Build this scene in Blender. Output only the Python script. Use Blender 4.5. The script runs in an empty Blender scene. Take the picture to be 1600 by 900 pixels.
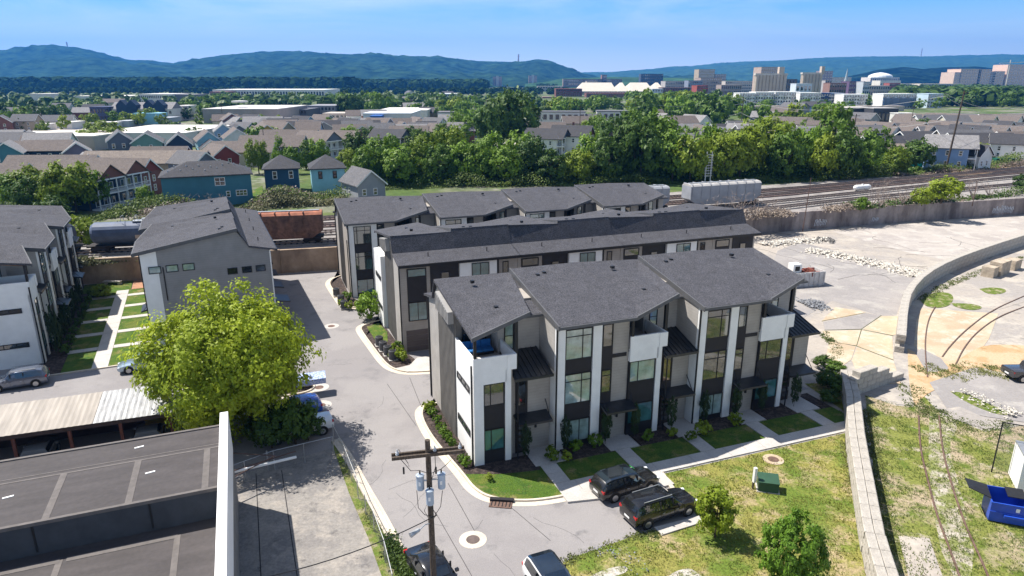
import bpy, bmesh, math, random
from mathutils import Vector, Matrix, noise
random.seed(7)
HAZE=.0001; SKYK=14.5
R=math.radians
sc=bpy.context.scene
col=sc.collection
# ---------------------------------------------------------------- camera
H=27.0; FP=1067.0; TH=math.atan(325/FP)
cam=bpy.data.cameras.new('camera'); co=bpy.data.objects.new('camera',cam); col.objects.link(co)
cam.sensor_width=36; cam.lens=36*FP/1600; cam.clip_start=.5; cam.clip_end=60000
co.location=(0,0,H); co.rotation_euler=(R(90)-TH,0,0); sc.camera=co
# ---------------------------------------------------------------- light
SDIR=Vector((.60,-.245,-1)).normalized()          # travel direction of the sunlight
sun=bpy.data.lights.new('sun','SUN'); so=bpy.data.objects.new('sun',sun); col.objects.link(so)
sun.energy=5.0; sun.angle=R(.5); sun.color=(1,.955,.88)
so.rotation_euler=SDIR.to_track_quat('-Z','Y').to_euler(); so.location=(-60,25,110)
w=bpy.data.worlds.new("World"); sc.world=w; w.use_nodes=True
nt=w.node_tree; N=nt.nodes; bg=N['Background']
sky=N.new('ShaderNodeTexSky'); sky.sky_type='NISHITA'; sky.sun_disc=False
sky.sun_elevation=math.asin(-SDIR.z); sky.sun_rotation=math.atan2(-SDIR.x,-SDIR.y)
sky.altitude=300; sky.air_density=1.0; sky.dust_density=1.0; sky.ozone_density=1.6
tc=N.new('ShaderNodeTexCoord'); mp=N.new('ShaderNodeMapping'); mp.inputs['Scale'].default_value=(1.3,1.3,9); mp.inputs['Rotation'].default_value=(.0,.16,0)
no=N.new('ShaderNodeTexNoise'); no.inputs['Scale'].default_value=1.7; no.inputs['Detail'].default_value=7; no.inputs['Roughness'].default_value=.62; no.inputs['Distortion'].default_value=.4
rp=N.new('ShaderNodeValToRGB'); rp.color_ramp.elements[0].position=.43; rp.color_ramp.elements[1].position=.72
rp.color_ramp.elements[1].color=(.62,.62,.62,1)
mx=N.new('ShaderNodeMixRGB'); mx.inputs['Color2'].default_value=(12.5,13.4,14,1)
L=nt.links.new
L(tc.outputs['Generated'],mp.inputs['Vector']); L(mp.outputs[0],no.inputs['Vector']); L(no.outputs['Fac'],rp.inputs[0])
sp=N.new('ShaderNodeSeparateXYZ'); L(tc.outputs['Generated'],sp.inputs[0])
gr=N.new('ShaderNodeValToRGB'); e=gr.color_ramp.elements; e[0].position=0; e[0].color=(1.15,1.18,1.18,1); e[1].position=.5; e[1].color=(.035,.11,.32,1)
for q_,c_ in ((.03,(.90,1.04,1.08,1)),(.09,(.27,.60,.92,1)),(.16,(.12,.33,.68,1))):
    x_=e.new(q_); x_.color=c_
L(sp.outputs['Z'],gr.inputs[0])
sk=N.new('ShaderNodeVectorMath'); sk.operation='SCALE'; sk.inputs['Scale'].default_value=SKYK; L(gr.outputs[0],sk.inputs[0])
fa=N.new('ShaderNodeMapRange'); fa.inputs[1].default_value=.1; fa.inputs[2].default_value=.6; fa.inputs[3].default_value=.85; fa.inputs[4].default_value=.15; L(sp.outputs['Z'],fa.inputs[0])
m0=N.new('ShaderNodeMixRGB'); L(fa.outputs[0],m0.inputs['Fac']); L(sky.outputs[0],m0.inputs['Color1']); L(sk.outputs[0],m0.inputs['Color2'])
L(rp.outputs[0],mx.inputs['Fac']); L(m0.outputs[0],mx.inputs['Color1']); L(mx.outputs[0],bg.inputs['Color'])
bg.inputs['Strength'].default_value=.055
vs=sc.view_settings; vs.view_transform='Standard'; vs.look='None'; vs.exposure=.8; vs.gamma=1; vs.use_curve_mapping=False
cy=sc.cycles; cy.volume_bounces=0; cy.max_bounces=5; cy.diffuse_bounces=2; cy.glossy_bounces=3; cy.transmission_bounces=2; cy.transparent_max_bounces=6
# ---------------------------------------------------------------- measuring helpers (plan positions on the ground)
def ray(px,py):
    x=(px-800)/FP; y=(450-py)/FP
    return x, math.cos(TH)+y*math.sin(TH), -math.sin(TH)+y*math.cos(TH)
def gp(px,py,z=0.):
    x,f,d=ray(px,py); t=(z-H)/d
    return (x*t,f*t)
class Frame:
    def __init__(s,ox,oy,deg): s.o=(ox,oy); s.deg=deg; a=R(deg); s.c=math.cos(a); s.n=math.sin(a)
    def w(s,u,v): return (s.o[0]+u*s.c-v*s.n, s.o[1]+u*s.n+v*s.c)
    def l(s,x,y): dx,dy=x-s.o[0],y-s.o[1]; return (dx*s.c+dy*s.n,-dx*s.n+dy*s.c)
FA=Frame(-2.68,43.73,20.5)
UP=3.4                                              # level of the railway terrace and the town
WALL=[(-170,66),(-57.7,90.8),(-33.6,96),(-25,98.2),(10,110),(50,124.6),(76,132.9),(107.5,141.7),(260,184)]
# ---------------------------------------------------------------- materials
MATS={}
def mat(name,c,rough=.85,var=.18,scale=1.5,c2=None,bump=0,bscale=20,metal=0,spec=.3,fine=0,coat=0,stretch=None,ramp=(.35,.65),famp=.1,lap=0):
    if name in MATS: return MATS[name]
    m=bpy.data.materials.new(name); m.use_nodes=True; MATS[name]=m
    n=m.node_tree.nodes; l=m.node_tree.links.new; b=n['Principled BSDF']
    b.inputs['Roughness'].default_value=rough; b.inputs['Metallic'].default_value=metal
    b.inputs['Specular IOR Level'].default_value=spec; b.inputs['Coat Weight'].default_value=coat
    t=n.new('ShaderNodeTexCoord'); src=t.outputs['Object']
    if stretch:
        mpn=n.new('ShaderNodeMapping'); mpn.inputs['Scale'].default_value=stretch; l(src,mpn.inputs[0]); src=mpn.outputs[0]
    a=n.new('ShaderNodeTexNoise'); a.inputs['Scale'].default_value=scale; a.inputs['Detail'].default_value=6; a.inputs['Roughness'].default_value=.6; l(src,a.inputs['Vector'])
    r=n.new('ShaderNodeValToRGB'); r.color_ramp.elements[0].position=ramp[0]; r.color_ramp.elements[1].position=ramp[1]
    if c2 is None: ca=[x*(1-var) for x in c]; cb=[min(1,x*(1+var)) for x in c]
    else: ca,cb=c,c2
    r.color_ramp.elements[0].color=(*ca,1); r.color_ramp.elements[1].color=(*cb,1)
    l(a.outputs['Fac'],r.inputs[0]); out=r.outputs[0]
    if fine:
        f=n.new('ShaderNodeTexNoise'); f.inputs['Scale'].default_value=fine; f.inputs['Detail'].default_value=3; l(t.outputs['Object'],f.inputs['Vector'])
        rr=n.new('ShaderNodeMapRange'); rr.inputs[1].default_value=.3; rr.inputs[2].default_value=.7; rr.inputs[3].default_value=1-famp; rr.inputs[4].default_value=1+famp; l(f.outputs['Fac'],rr.inputs[0])
        mm=n.new('ShaderNodeMixRGB'); mm.blend_type='MULTIPLY'; mm.inputs[0].default_value=1; l(out,mm.inputs[1]); l(rr.outputs[0],mm.inputs[2]); out=mm.outputs[0]
    if lap:
        wv=n.new('ShaderNodeTexWave'); wv.wave_type='BANDS'; wv.bands_direction='Z'; wv.wave_profile='SAW'; wv.inputs['Scale'].default_value=lap; l(t.outputs['Object'],wv.inputs['Vector'])
        lr=n.new('ShaderNodeMapRange'); lr.inputs[1].default_value=0; lr.inputs[2].default_value=.16; lr.inputs[3].default_value=.80; lr.inputs[4].default_value=1; l(wv.outputs['Fac'],lr.inputs[0])
        lm=n.new('ShaderNodeMixRGB'); lm.blend_type='MULTIPLY'; lm.inputs[0].default_value=1; l(out,lm.inputs[1]); l(lr.outputs[0],lm.inputs[2]); out=lm.outputs[0]
    l(out,b.inputs['Base Color'])
    if bump:
        bn=n.new('ShaderNodeTexNoise'); bn.inputs['Scale'].default_value=bscale; bn.inputs['Detail'].default_value=4; l(t.outputs['Object'],bn.inputs['Vector'])
        bu=n.new('ShaderNodeBump'); bu.inputs['Strength'].default_value=bump; bu.inputs['Distance'].default_value=.08; l(bn.outputs['Fac'],bu.inputs['Height']); l(bu.outputs[0],b.inputs['Normal'])
    return m
def mix3(name,cols,scales,thr,rough=.95,bump=.6,bscale=6,fine=9,fr=(.6,1.4)):
    """ground: layers of colours mixed by noises of different scales"""
    if name in MATS: return MATS[name]
    m=bpy.data.materials.new(name); m.use_nodes=True; MATS[name]=m
    n=m.node_tree.nodes; l=m.node_tree.links.new; b=n['Principled BSDF']; b.inputs['Roughness'].default_value=rough; b.inputs['Specular IOR Level'].default_value=.15
    t=n.new('ShaderNodeTexCoord'); cur=None
    for i,c in enumerate(cols):
        if cur is None:
            q=n.new('ShaderNodeRGB'); q.outputs[0].default_value=(*c,1); cur=q.outputs[0]; continue
        mpn=n.new('ShaderNodeMapping'); mpn.inputs['Location'].default_value=(i*13.1,i*7.7,0); l(t.outputs['Object'],mpn.inputs[0])
        a=n.new('ShaderNodeTexNoise'); a.inputs['Scale'].default_value=scales[i-1]; a.inputs['Detail'].default_value=8; a.inputs['Roughness'].default_value=.68; l(mpn.outputs[0],a.inputs['Vector'])
        r=n.new('ShaderNodeMapRange'); r.inputs[1].default_value=thr[i-1]-.05; r.inputs[2].default_value=thr[i-1]+.05; l(a.outputs['Fac'],r.inputs[0])
        mm=n.new('ShaderNodeMixRGB'); l(r.outputs[0],mm.inputs[0]); l(cur,mm.inputs[1]); mm.inputs[2].default_value=(*c,1); cur=mm.outputs[0]
    f=n.new('ShaderNodeTexNoise'); f.inputs['Scale'].default_value=fine; f.inputs['Detail'].default_value=5; f.inputs['Roughness'].default_value=.7; l(t.outputs['Object'],f.inputs['Vector'])
    rr=n.new('ShaderNodeMapRange'); rr.inputs[1].default_value=.3; rr.inputs[2].default_value=.7; rr.inputs[3].default_value=fr[0]; rr.inputs[4].default_value=fr[1]; l(f.outputs['Fac'],rr.inputs[0])
    mm=n.new('ShaderNodeMixRGB'); mm.blend_type='MULTIPLY'; mm.inputs[0].default_value=1; l(cur,mm.inputs[1]); l(rr.outputs[0],mm.inputs[2])
    l(mm.outputs[0],b.inputs['Base Color'])
    bu=n.new('ShaderNodeBump'); bu.inputs['Strength'].default_value=bump; bu.inputs['Distance'].default_value=.1; l(f.outputs['Fac'],bu.inputs['Height']); l(bu.outputs[0],b.inputs['Normal'])
    return m
def leafmat(name,c1,c2,trans=.3,scale=.5):
    if name in MATS: return MATS[name]
    m=bpy.data.materials.new(name); m.use_nodes=True; MATS[name]=m
    n=m.node_tree.nodes; l=m.node_tree.links.new; b=n['Principled BSDF']; b.inputs['Roughness'].default_value=.55; b.inputs['Specular IOR Level'].default_value=.25
    t=n.new('ShaderNodeTexCoord'); a=n.new('ShaderNodeTexNoise'); a.inputs['Scale'].default_value=scale; a.inputs['Detail'].default_value=7; a.inputs['Roughness'].default_value=.75; l(t.outputs['Object'],a.inputs['Vector'])
    oi=n.new('ShaderNodeObjectInfo'); ad=n.new('ShaderNodeMath'); ad.operation='MULTIPLY_ADD'; ad.inputs[1].default_value=.3; l(oi.outputs['Random'],ad.inputs[0]); l(a.outputs['Fac'],ad.inputs[2])
    r=n.new('ShaderNodeValToRGB'); r.color_ramp.elements[0].position=.42; r.color_ramp.elements[1].position=.86; r.color_ramp.elements[0].color=(*c1,1); r.color_ramp.elements[1].color=(*c2,1)
    l(ad.outputs[0],r.inputs[0]); l(r.outputs[0],b.inputs['Base Color'])
    if trans:
        tr=n.new('ShaderNodeBsdfTranslucent'); l(r.outputs[0],tr.inputs['Color']); ms=n.new('ShaderNodeMixShader'); ms.inputs[0].default_value=trans
        l(b.outputs[0],ms.inputs[1]); l(tr.outputs[0],ms.inputs[2]); l(ms.outputs[0],n['Material Output'].inputs['Surface'])
    return m
# ---------------------------------------------------------------- mesh builder
class MB:
    def __init__(s,T=None): s.v=[]; s.f=[]; s.m=[]; s.T=T; s.mi=0; s.smooth=False
    def add(s,vs,fs):
        k=len(s.v); T=s.T
        s.v.extend([tuple(T(*p)) for p in vs] if T else [tuple(p) for p in vs])
        for f in fs: s.f.append([k+i for i in f]); s.m.append(s.mi)
        return s
    def box(s,x0,x1,y0,y1,z0,z1):
        return s.add([(x0,y0,z0),(x1,y0,z0),(x1,y1,z0),(x0,y1,z0),(x0,y0,z1),(x1,y0,z1),(x1,y1,z1),(x0,y1,z1)],
            [(0,3,2,1),(4,5,6,7),(0,1,5,4),(1,2,6,5),(2,3,7,6),(3,0,4,7)])
    def rbox(s,cx,cy,lx,ly,z0,z1,a=0):
        c,n=math.cos(a),math.sin(a); q=[(cx+x*c-y*n,cy+x*n+y*c) for x,y in ((-lx/2,-ly/2),(lx/2,-ly/2),(lx/2,ly/2),(-lx/2,ly/2))]
        return s.prism(q,z0,z1)
    def prism(s,poly,z0,z1):
        n=len(poly)
        g=lambda z,i:(z[i] if isinstance(z,(list,tuple)) else z)
        vs=[(p[0],p[1],g(z0,i)) for i,p in enumerate(poly)]+[(p[0],p[1],g(z1,i)) for i,p in enumerate(poly)]
        return s.add(vs,[tuple(range(n))[::-1],tuple(range(n,2*n))]+[(i,(i+1)%n,n+(i+1)%n,n+i) for i in range(n)])
    def poly(s,pts): return s.add(pts,[tuple(range(len(pts)))])
    def slab(s,pts,t):
        """plate of thickness t hanging below the polygon pts (3d)"""
        n=len(pts); return s.add(list(pts)+[(p[0],p[1],p[2]-t) for p in pts],[tuple(range(n)),tuple(range(n,2*n))[::-1]]+[(i,(i+1)%n,n+(i+1)%n,n+i)[::-1] for i in range(n)])
    def extr(s,prof,u0,u1):
        """profile in (v,z) extruded along u"""
        n=len(prof); return s.add([(u0,a,b) for a,b in prof]+[(u1,a,b) for a,b in prof],[tuple(range(n)),tuple(range(n,2*n))[::-1]]+[(i,n+i,n+(i+1)%n,(i+1)%n) for i in range(n)])
    def tube(s,pts,r,seg=6,cap=True):
        pts=[Vector(p) for p in pts]; n=len(pts); rr=r if isinstance(r,(list,tuple)) else [r]*n; vs=[]; fs=[]
        for i,p in enumerate(pts):
            d=(pts[min(i+1,n-1)]-pts[max(i-1,0)]).normalized(); a=d.orthogonal().normalized() if abs(d.z)<.95 else Vector((1,0,0)); a=(a-d*a.dot(d)).normalized(); b=d.cross(a)
            for k in range(seg): t=2*math.pi*k/seg; vs.append(p+a*(math.cos(t)*rr[i])+b*(math.sin(t)*rr[i]))
        for i in range(n-1):
            for k in range(seg): fs.append((i*seg+k,i*seg+(k+1)%seg,(i+1)*seg+(k+1)%seg,(i+1)*seg+k))
        if cap: fs+= [tuple(range(seg))[::-1],tuple(range((n-1)*seg,n*seg))]
        return s.add(vs,fs)
    def cyl(s,x,y,z0,z1,r,seg=16,r2=None): return s.tube([(x,y,z0),(x,y,z1)],[r,r if r2 is None else r2],seg)
    def lathe(s,x,y,prof,seg=16):
        vs=[(x+r*math.cos(2*math.pi*k/seg),y+r*math.sin(2*math.pi*k/seg),z) for r,z in prof for k in range(seg)]; n=len(prof)
        return s.add(vs,[(i*seg+k,i*seg+(k+1)%seg,(i+1)*seg+(k+1)%seg,(i+1)*seg+k) for i in range(n-1) for k in range(seg)]+[tuple(range(seg))[::-1],tuple(range((n-1)*seg,n*seg))])
    def mesh(s,name,mats,recalc=True):
        me=bpy.data.meshes.new(name); me.from_pydata(s.v,[],s.f)
        for q in (mats if isinstance(mats,(list,tuple)) else [mats]): me.materials.append(q)
        if isinstance(mats,(list,tuple)) and len(mats)>1: me.polygons.foreach_set('material_index',s.m)
        if recalc and len(s.f)<60000:
            b=bmesh.new(); b.from_mesh(me); bmesh.ops.recalc_face_normals(b,faces=b.faces); b.to_mesh(me); b.free()
        if s.smooth: me.polygons.foreach_set('use_smooth',[True]*len(me.polygons))
        me.update(); return me
    def obj(s,name,mats,parent=None,recalc=True,**kw): return link(name,s.mesh(name,mats,recalc),parent,**kw)
def link(name,me,parent=None,loc=None,rz=None,**kw):
    o=bpy.data.objects.new(name,me); col.objects.link(o)
    if parent: o.parent=parent
    if loc: o.location=loc
    if rz is not None: o.rotation_euler=(0,0,rz)
    for k,v in kw.items(): o[k]=v
    return o
def tag(o,label,cat,group=None):
    o['label']=label; o['category']=cat
    if group: o['group']=group
    return o
def empty(name,x,y,z=0,rz=0,label=None,cat=None,group=None):
    o=link(name,None,None,(x,y,z),rz); o.empty_display_size=.3
    if label: tag(o,label,cat,group)
    return o
def copytree(o,parent=None):
    c=o.copy(); col.objects.link(c); c.parent=parent
    for ch in list(o.children): copytree(ch,c)
    return c
ORD=['first','second','third','fourth','fifth','sixth','seventh','eighth','ninth','tenth','eleventh','twelfth','thirteenth','fourteenth','fifteenth','sixteenth','seventeenth','eighteenth','nineteenth','twentieth']
def nth(i):
    if i<20: return ORD[i]
    t=['','','twenty','thirty','forty','fifty','sixty','seventy','eighty','ninety'][(i+1)//10%10]
    u=(i+1)%10
    if u==0: return {'twenty':'twentieth','thirty':'thirtieth','forty':'fortieth','fifty':'fiftieth','sixty':'sixtieth','seventy':'seventieth','eighty':'eightieth','ninety':'ninetieth'}[t]
    return t+'-'+ORD[u-1]
# palette
shingle=mat('roof_shingle',(.063,.062,.071),.9,.14,1.2,fine=11,famp=.6,bump=.5,bscale=14)
shingle2=mat('roof_shingle_town',(.12,.112,.112),.9,.3,2,fine=5,famp=.3)
white=mat('white_panel_paint',(.80,.79,.77),.6,.05,.9)
tan=mat('taupe_siding',(.36,.325,.29),.75,.10,.8,lap=1.3)
greyl=mat('light_grey_siding',(.38,.355,.33),.75,.10,.8,lap=1.3)
char=mat('charcoal_panel',(.022,.020,.023),.6,.15,1)
batt=mat('dark_batten_siding',(.15,.14,.13),.75,.12,1.2)
trimd=mat('black_trim',(.016,.016,.018),.45,.1,2)
fascia=mat('grey_fascia',(.10,.10,.105),.6,.1,2)
seam=mat('dark_standing_seam_metal',(.045,.047,.052),.32,.15,2,metal=.5,spec=.6)
def glassmat(name,c,r=.04):
    m=mat(name,c,r,.35,.9,spec=1.0,coat=.6); m.node_tree.nodes['Principled BSDF'].inputs['IOR'].default_value=1.7; return m
glass=glassmat('window_glass',(.035,.045,.045))
glassT=glassmat('teal_window_glass',(.04,.13,.145)); glassL=glassmat('curtained_window_glass',(.25,.34,.33)); glassD=glassmat('dark_window_glass',(.012,.016,.018))
conc=mat('pale_concrete',(.50,.45,.39),.85,.1,.8,fine=6); walk=mat('sidewalk_concrete',(.46,.43,.40),.85,.08,.7,fine=8)
asph=mix3('street_asphalt',[(.245,.228,.226),(.275,.257,.252),(.205,.193,.193),(.165,.157,.158)],[.12,.35,.28],[.5,.6,.66],.9,.15,8,14,(.82,1.16))
lawn=mix3('mown_lawn',[(.07,.125,.018),(.125,.15,.03),(.05,.10,.018),(.22,.18,.08)],[.5,.9,.45],[.52,.56,.6],.95,.9,8,9,(.5,1.5))
mulch=mix3('dark_mulch',[(.05,.038,.034),(.10,.075,.065)],[3],[.52],.95,1,10,14,(.4,1.7))
steel=mat('galvanised_steel',(.42,.43,.44),.45,.15,3,metal=.6); wood=mat('weathered_pole_wood',(.085,.065,.05),.9,.3,2,stretch=(6,6,.6),fine=12,famp=.4)
bark=mat('tree_bark',(.085,.06,.042),.95,.3,3,bump=.6,bscale=9)
# ---------------------------------------------------------------- ground helpers
def smooth(pts,it=2):
    for _ in range(it):
        q=[pts[0]]
        for a,b in zip(pts,pts[1:]): q+= [(a[0]*.75+b[0]*.25,a[1]*.75+b[1]*.25),(a[0]*.25+b[0]*.75,a[1]*.25+b[1]*.75)]
        pts=q+[pts[-1]]
    return pts
def offset(pts,d):
    out=[]
    for i,p in enumerate(pts):
        a=Vector(pts[max(i-1,0)]); b=Vector(pts[min(i+1,len(pts)-1)]); t=(b-a).normalized(); out.append((p[0]-t.y*d,p[1]+t.x*d))
    return out
def ribbon(mb,pts,o0,o1,z0,z1):
    a=offset(pts,o0); b=offset(pts,o1)
    for i in range(len(pts)-1): mb.prism([a[i],a[i+1],b[i+1],b[i]],z0,z1)
def ribbon1(mb,pts,o0,o1,z0,z1):
    """continuous ribbon without inner faces"""
    a=offset(pts,o0); b=offset(pts,o1); n=len(pts)
    vs=[(*p,z0) for p in a]+[(*p,z1) for p in a]+[(*p,z1) for p in b]+[(*p,z0) for p in b]; fs=[]
    for i in range(n-1):
        for k in range(3): fs.append((k*n+i,k*n+i+1,(k+1)*n+i+1,(k+1)*n+i))
    fs+=[(0,n,2*n,3*n),(n-1,2*n-1,3*n-1,4*n-1)]
    mb.add(vs,fs)
def sheet(name,pts,z,m,parent=None,label=None,th=.0,**kw):
    mb=MB()
    if th: mb.prism(pts,z-th,z)
    else: mb.poly([(*p,z) for p in pts])
    o=mb.obj(name,m,parent,recalc=bool(th),**kw)
    if not th and len(pts)>2:
        me=o.data
        if me.polygons[0].normal.z<0: me.flip_normals()
    if parent is None: o['kind']='structure'
    if label: o['label']=label
    return o
P=lambda *q,z=0: [gp(a,b,z) for a,b in q]
FW=FA.w
# ---------------------------------------------------------------- the ground
lotm=mix3('bleached_lot_concrete',[(.38,.335,.29),(.32,.29,.265),(.43,.385,.33),(.24,.22,.20)],[.07,.22,.5],[.5,.55,.64],.92,.2,6,2.2,(.86,1.12))
townm=mix3('town_ground',[(.10,.125,.04),(.20,.185,.155),(.07,.11,.03),(.26,.24,.21)],[.018,.03,.05],[.52,.5,.6],.95,.2,6,.4,(.7,1.3))
ballast=mix3('rail_ballast',[(.30,.275,.255),(.22,.20,.19),(.36,.33,.31)],[.2,.6],[.52,.58],.95,1,8,9,(.6,1.4))
dirt=mix3('orange_dirt',[(.42,.28,.15),(.48,.36,.23),(.34,.20,.09)],[.3,.8],[.5,.62],.95,.3,6,5,(.85,1.15))
sandy=mix3('sandy_slab',[(.47,.38,.27),(.42,.32,.22),(.50,.44,.35)],[.15,.5],[.52,.55],.92,.2,6,4,(.92,1.08))
field=mix3('patchy_grass_field',[(.24,.225,.06),(.38,.30,.17),(.12,.17,.028),(.17,.20,.04)],[.45,.25,.8],[.53,.52,.56],.95,1,8,7,(.55,1.45))
field2=mix3('sparse_grass_dirt',[(.37,.295,.20),(.19,.205,.05),(.11,.15,.025),(.42,.36,.28)],[.22,.55,.6],[.47,.56,.62],.95,1,8,6,(.55,1.45))
g=MB(); lo=[(-170,-60),(260,-60)]+WALL[::-1]; g.poly([(*p,0) for p in lo]); ground=g.obj('ground',lotm,recalc=False,kind='structure')
g=MB()
for a,b in zip(WALL,WALL[1:]): g.add([(*a,UP),(*b,UP),(b[0]*1.0,b[1]+3,UP),(a[0],a[1]+3,UP)],[(0,1,2,3)])
far=[(p[0],p[1]+3) for p in WALL]; Rr=16000
outer=[(-Rr,-200),(-Rr,Rr),(Rr,Rr),(Rr,-200)]
g.poly([(*p,UP) for p in far[:1]+[(-Rr,66)]+[(-Rr,Rr),(0,Rr)]+[far[4],far[3],far[2],far[1]]])
g.poly([(*p,UP) for p in [far[4],(0,Rr),(Rr,Rr),(Rr,184)]+far[::-1][:4]])
upper=g.obj('town_ground',townm,kind='structure',recalc=False)
for p in upper.data.polygons:
    pass
g=MB(); r0=[(p[0],p[1]+.4) for p in WALL]; r1=[(p[0]+0,p[1]+34) for p in WALL[1:]]
g=MB()
yard=[(-100,82),(-57.7,91.2),(-33.6,96.4),(-25,98.6),(10,110.4),(50,125),(76,133.3),(107.5,142.1),(200,167)]
back=[(-100,100),(-57,113),(-33,122),(-25,124),(10,137),(50,157),(76,166),(107.5,180),(200,224)]
for i in range(len(yard)-1): g.add([(*yard[i],UP+.02),(*yard[i+1],UP+.02),(*back[i+1],UP+.02),(*back[i],UP+.02)],[(0,1,2,3)])
g.obj('rail_yard_ballast',ballast,recalc=False,kind='structure')
# asphalt of the lanes
K=.008
def cracks(name,boxes,m,z,w=.02,seed=3):
    r=random.Random(seed); c=MB()
    for (x,y,a,l) in boxes:
        pts=[(x,y)]
        for _ in range(int(l/.8)):
            a+=r.uniform(-.45,.45); x+=math.cos(a)*.8; y+=math.sin(a)*.8; pts.append((x,y))
        ribbon1(c,pts,-w,w,0,z)
    return c.obj(name,m,kind='stuff')
A1=[(-120,20),(6,20),gp(860,905),gp(905,872),gp(990,838),gp(1092,812),gp(1030,741)]+[FW(11.9,-5.4),FW(11.9,0),FW(32.5,2),FW(33,14),FW(49,36),FW(50,56),(24,114),(10,109.6),(-25,97.8),(-33.6,95.6),(-57.7,90.4),(-120,76)]
sheet('street',A1,K,asph)
# bands: lawns, beds, curbs
curbm=mat('curb_concrete',(.56,.49,.40),.85,.08,.6,fine=6)
def curb(name,pts,side=1,gut=.5,h=.13,closed=False,label=None):
    c=MB(); ribbon1(c,pts,0,side*.17,0,h); ribbon1(c,pts,-side*gut,-.002*side,0,.018)
    return c.obj(name,curbm,kind='structure')
front=smooth(P((690,628),(660,636),(656,650),(668,676),(690,705),(722,742),(738,764),(762,779),(805,785),(850,783),(905,772),(950,760)),2)
curb('curb',front,1)
mid=smooth(P((610,497),(575,506),(561,512),(566,522),(585,548),(600,568),(614,578),(636,583),(672,581)),2)
curb('curb',mid,1)
bk=smooth(P((532,431),(517,437),(513,444),(520,455),(530,470),(537,479),(556,482),(580,481)),2)
curb('curb',bk,1)
def isl(c,pts): return pts
island=smooth(P((380,612),(430,597),(462,592),(488,596),(494,604),(486,612),(462,618),(420,622)),2)
curb('curb',island,-1,.4)
def bed(name,inner,extra,z,m,o=.17):
    return sheet(name,offset(inner,o)+extra,z,m,None,None,.15)
bed('mulch_bed',mid,[FW(-.3,24),FW(-.9,35.5)],.10,mulch)
bed('mulch_bed',bk,[FW(-2.9,44.6),FW(-2.9,58)],.10,mulch)
bed('mulch_bed',island,[],.10,mulch,-.17)
sheet('driveway_apron',P((618,577),(640,572),(652,560),(690,556),(690,578),(672,580),(636,582.5)),.112,walk,None,None,.1)
sheet('lawn',[gp(*q) for q in ((573,512),(592,506),(605,520),(606,535),(590,538))],.118,lawn,None,None,.05)
# front mulch + lawns + walks of the front row (frame FA)
def fs(name,uv,z,m,th=.1,**kw): return sheet(name,[FW(*q) for q in uv],z,m,None,None,th,**kw)
fi=offset(front,.17)
bedp=[p for p in fi]
sheet('lawn',[p for p in fi if FA.l(*p)[1]<1.2]+[FW(10.9,-5.3),FW(10.9,-.5),FW(0,-.5)],.10,lawn,None,None,.1)
sheet('mulch_bed',[p for p in offset(front,.2) if FA.l(*p)[1]>-.9]+[FW(1.2,-1.5),FW(2.4,-1.75),FW(3.2,-1.9),FW(4.35,-2.05),FW(4.35,.2),FW(.05,.2),FW(0,12)],.112,mulch,None,None,.1)
SW=empty('sidewalk',*FW(0,0),0,R(20.5)); SW['kind']='structure'
def slabs(root,u0,u1,v0,v1,nu,nv,z,gap=.03,th=.16,m=walk,name='slab'):
    for i in range(nu):
        for j in range(nv):
            a=u0+(u1-u0)*i/nu+gap/2; b=u0+(u1-u0)*(i+1)/nu-gap/2; c=v0+(v1-v0)*j/nv+gap/2; d=v0+(v1-v0)*(j+1)/nv-gap/2
            MB().box(a,b,c,d,z-th,z+random.uniform(-.004,.004)).obj(name,m,root)
slabs(SW,4.45,30.9,-5.45,-4.1,17,1,.15)
for k,u in enumerate((4.45,10.6,16.6,22.6,28.3)):     # branch walks and stoops, one per door
    s=Frame(*FW(0,0),20.5)
    slabs(SW,u,u+1.25,-4.1,-1.6,1,2,.15); slabs(SW,u-.35,u+2.1,-1.6,.9,1,1,.17)
MB().box(4.45,30.9,-5.52,-4.05,.0,.05).obj('base',walk,SW)
MB().prism([(4.45,-5.4),(12.3,-5.4),(12.3,-7.0),(9.3,-7.05),(7.5,-6.9),(4.45,-6.35)],.0,.145).obj('slab',walk,SW)
for u0,u1 in ((5.75,10.55),(11.9,16.55),(17.9,22.55),(23.9,28.25),(29.6,31.6)):
    fs('lawn',[(u0,-4.08),(u1,-4.08),(u1,-1.7),(u0,-1.7)],.12,lawn)
    fs('mulch_bed',[(u0+1,-1.68),(u1,-1.68),(u1,1.2),(u0+1,1.2)],.115,mulch)
# field right of the parking bay
NW=[(1322,575),(1326,610),(1325,675),(1331,712),(1337,747),(1344,790),(1351,825),(1358,862),(1368,905)]
fld=[FW(12.3,-5.46),FW(31.6,-5.46),FW(33,3)]+[gp(*p,1.5) for p in NW]+[(20,26),(4,26),gp(858,905),gp(880,880),gp(905,868),gp(990,838),gp(1092,812),gp(1085,800)]
sheet('grass_field',fld,.03,field)
fs('parking_stop',[(11.4,-9.4),(11.7,-9.5),(12.4,-5.5),(12.1,-5.45)],.14,curbm,.14)
sheet('concrete_strip',P((1034,838),(1097,818),(1092,808),(1022,826)),.12,walk,None,None,.12)
chalk=mix3('broken_white_gravel',[(.46,.42,.36),(.20,.21,.07),(.55,.52,.47)],[.8,1.2],[.56,.55],.95,1,8,7,(.6,1.4))
for q in (((915,905),(945,890),(975,884),(985,893),(950,905)),((1040,905),(1055,893),(1078,888),(1090,896),(1100,905))):
    sheet('gravel_patch',smooth(P(*q,q[0])),.045,chalk)
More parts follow.
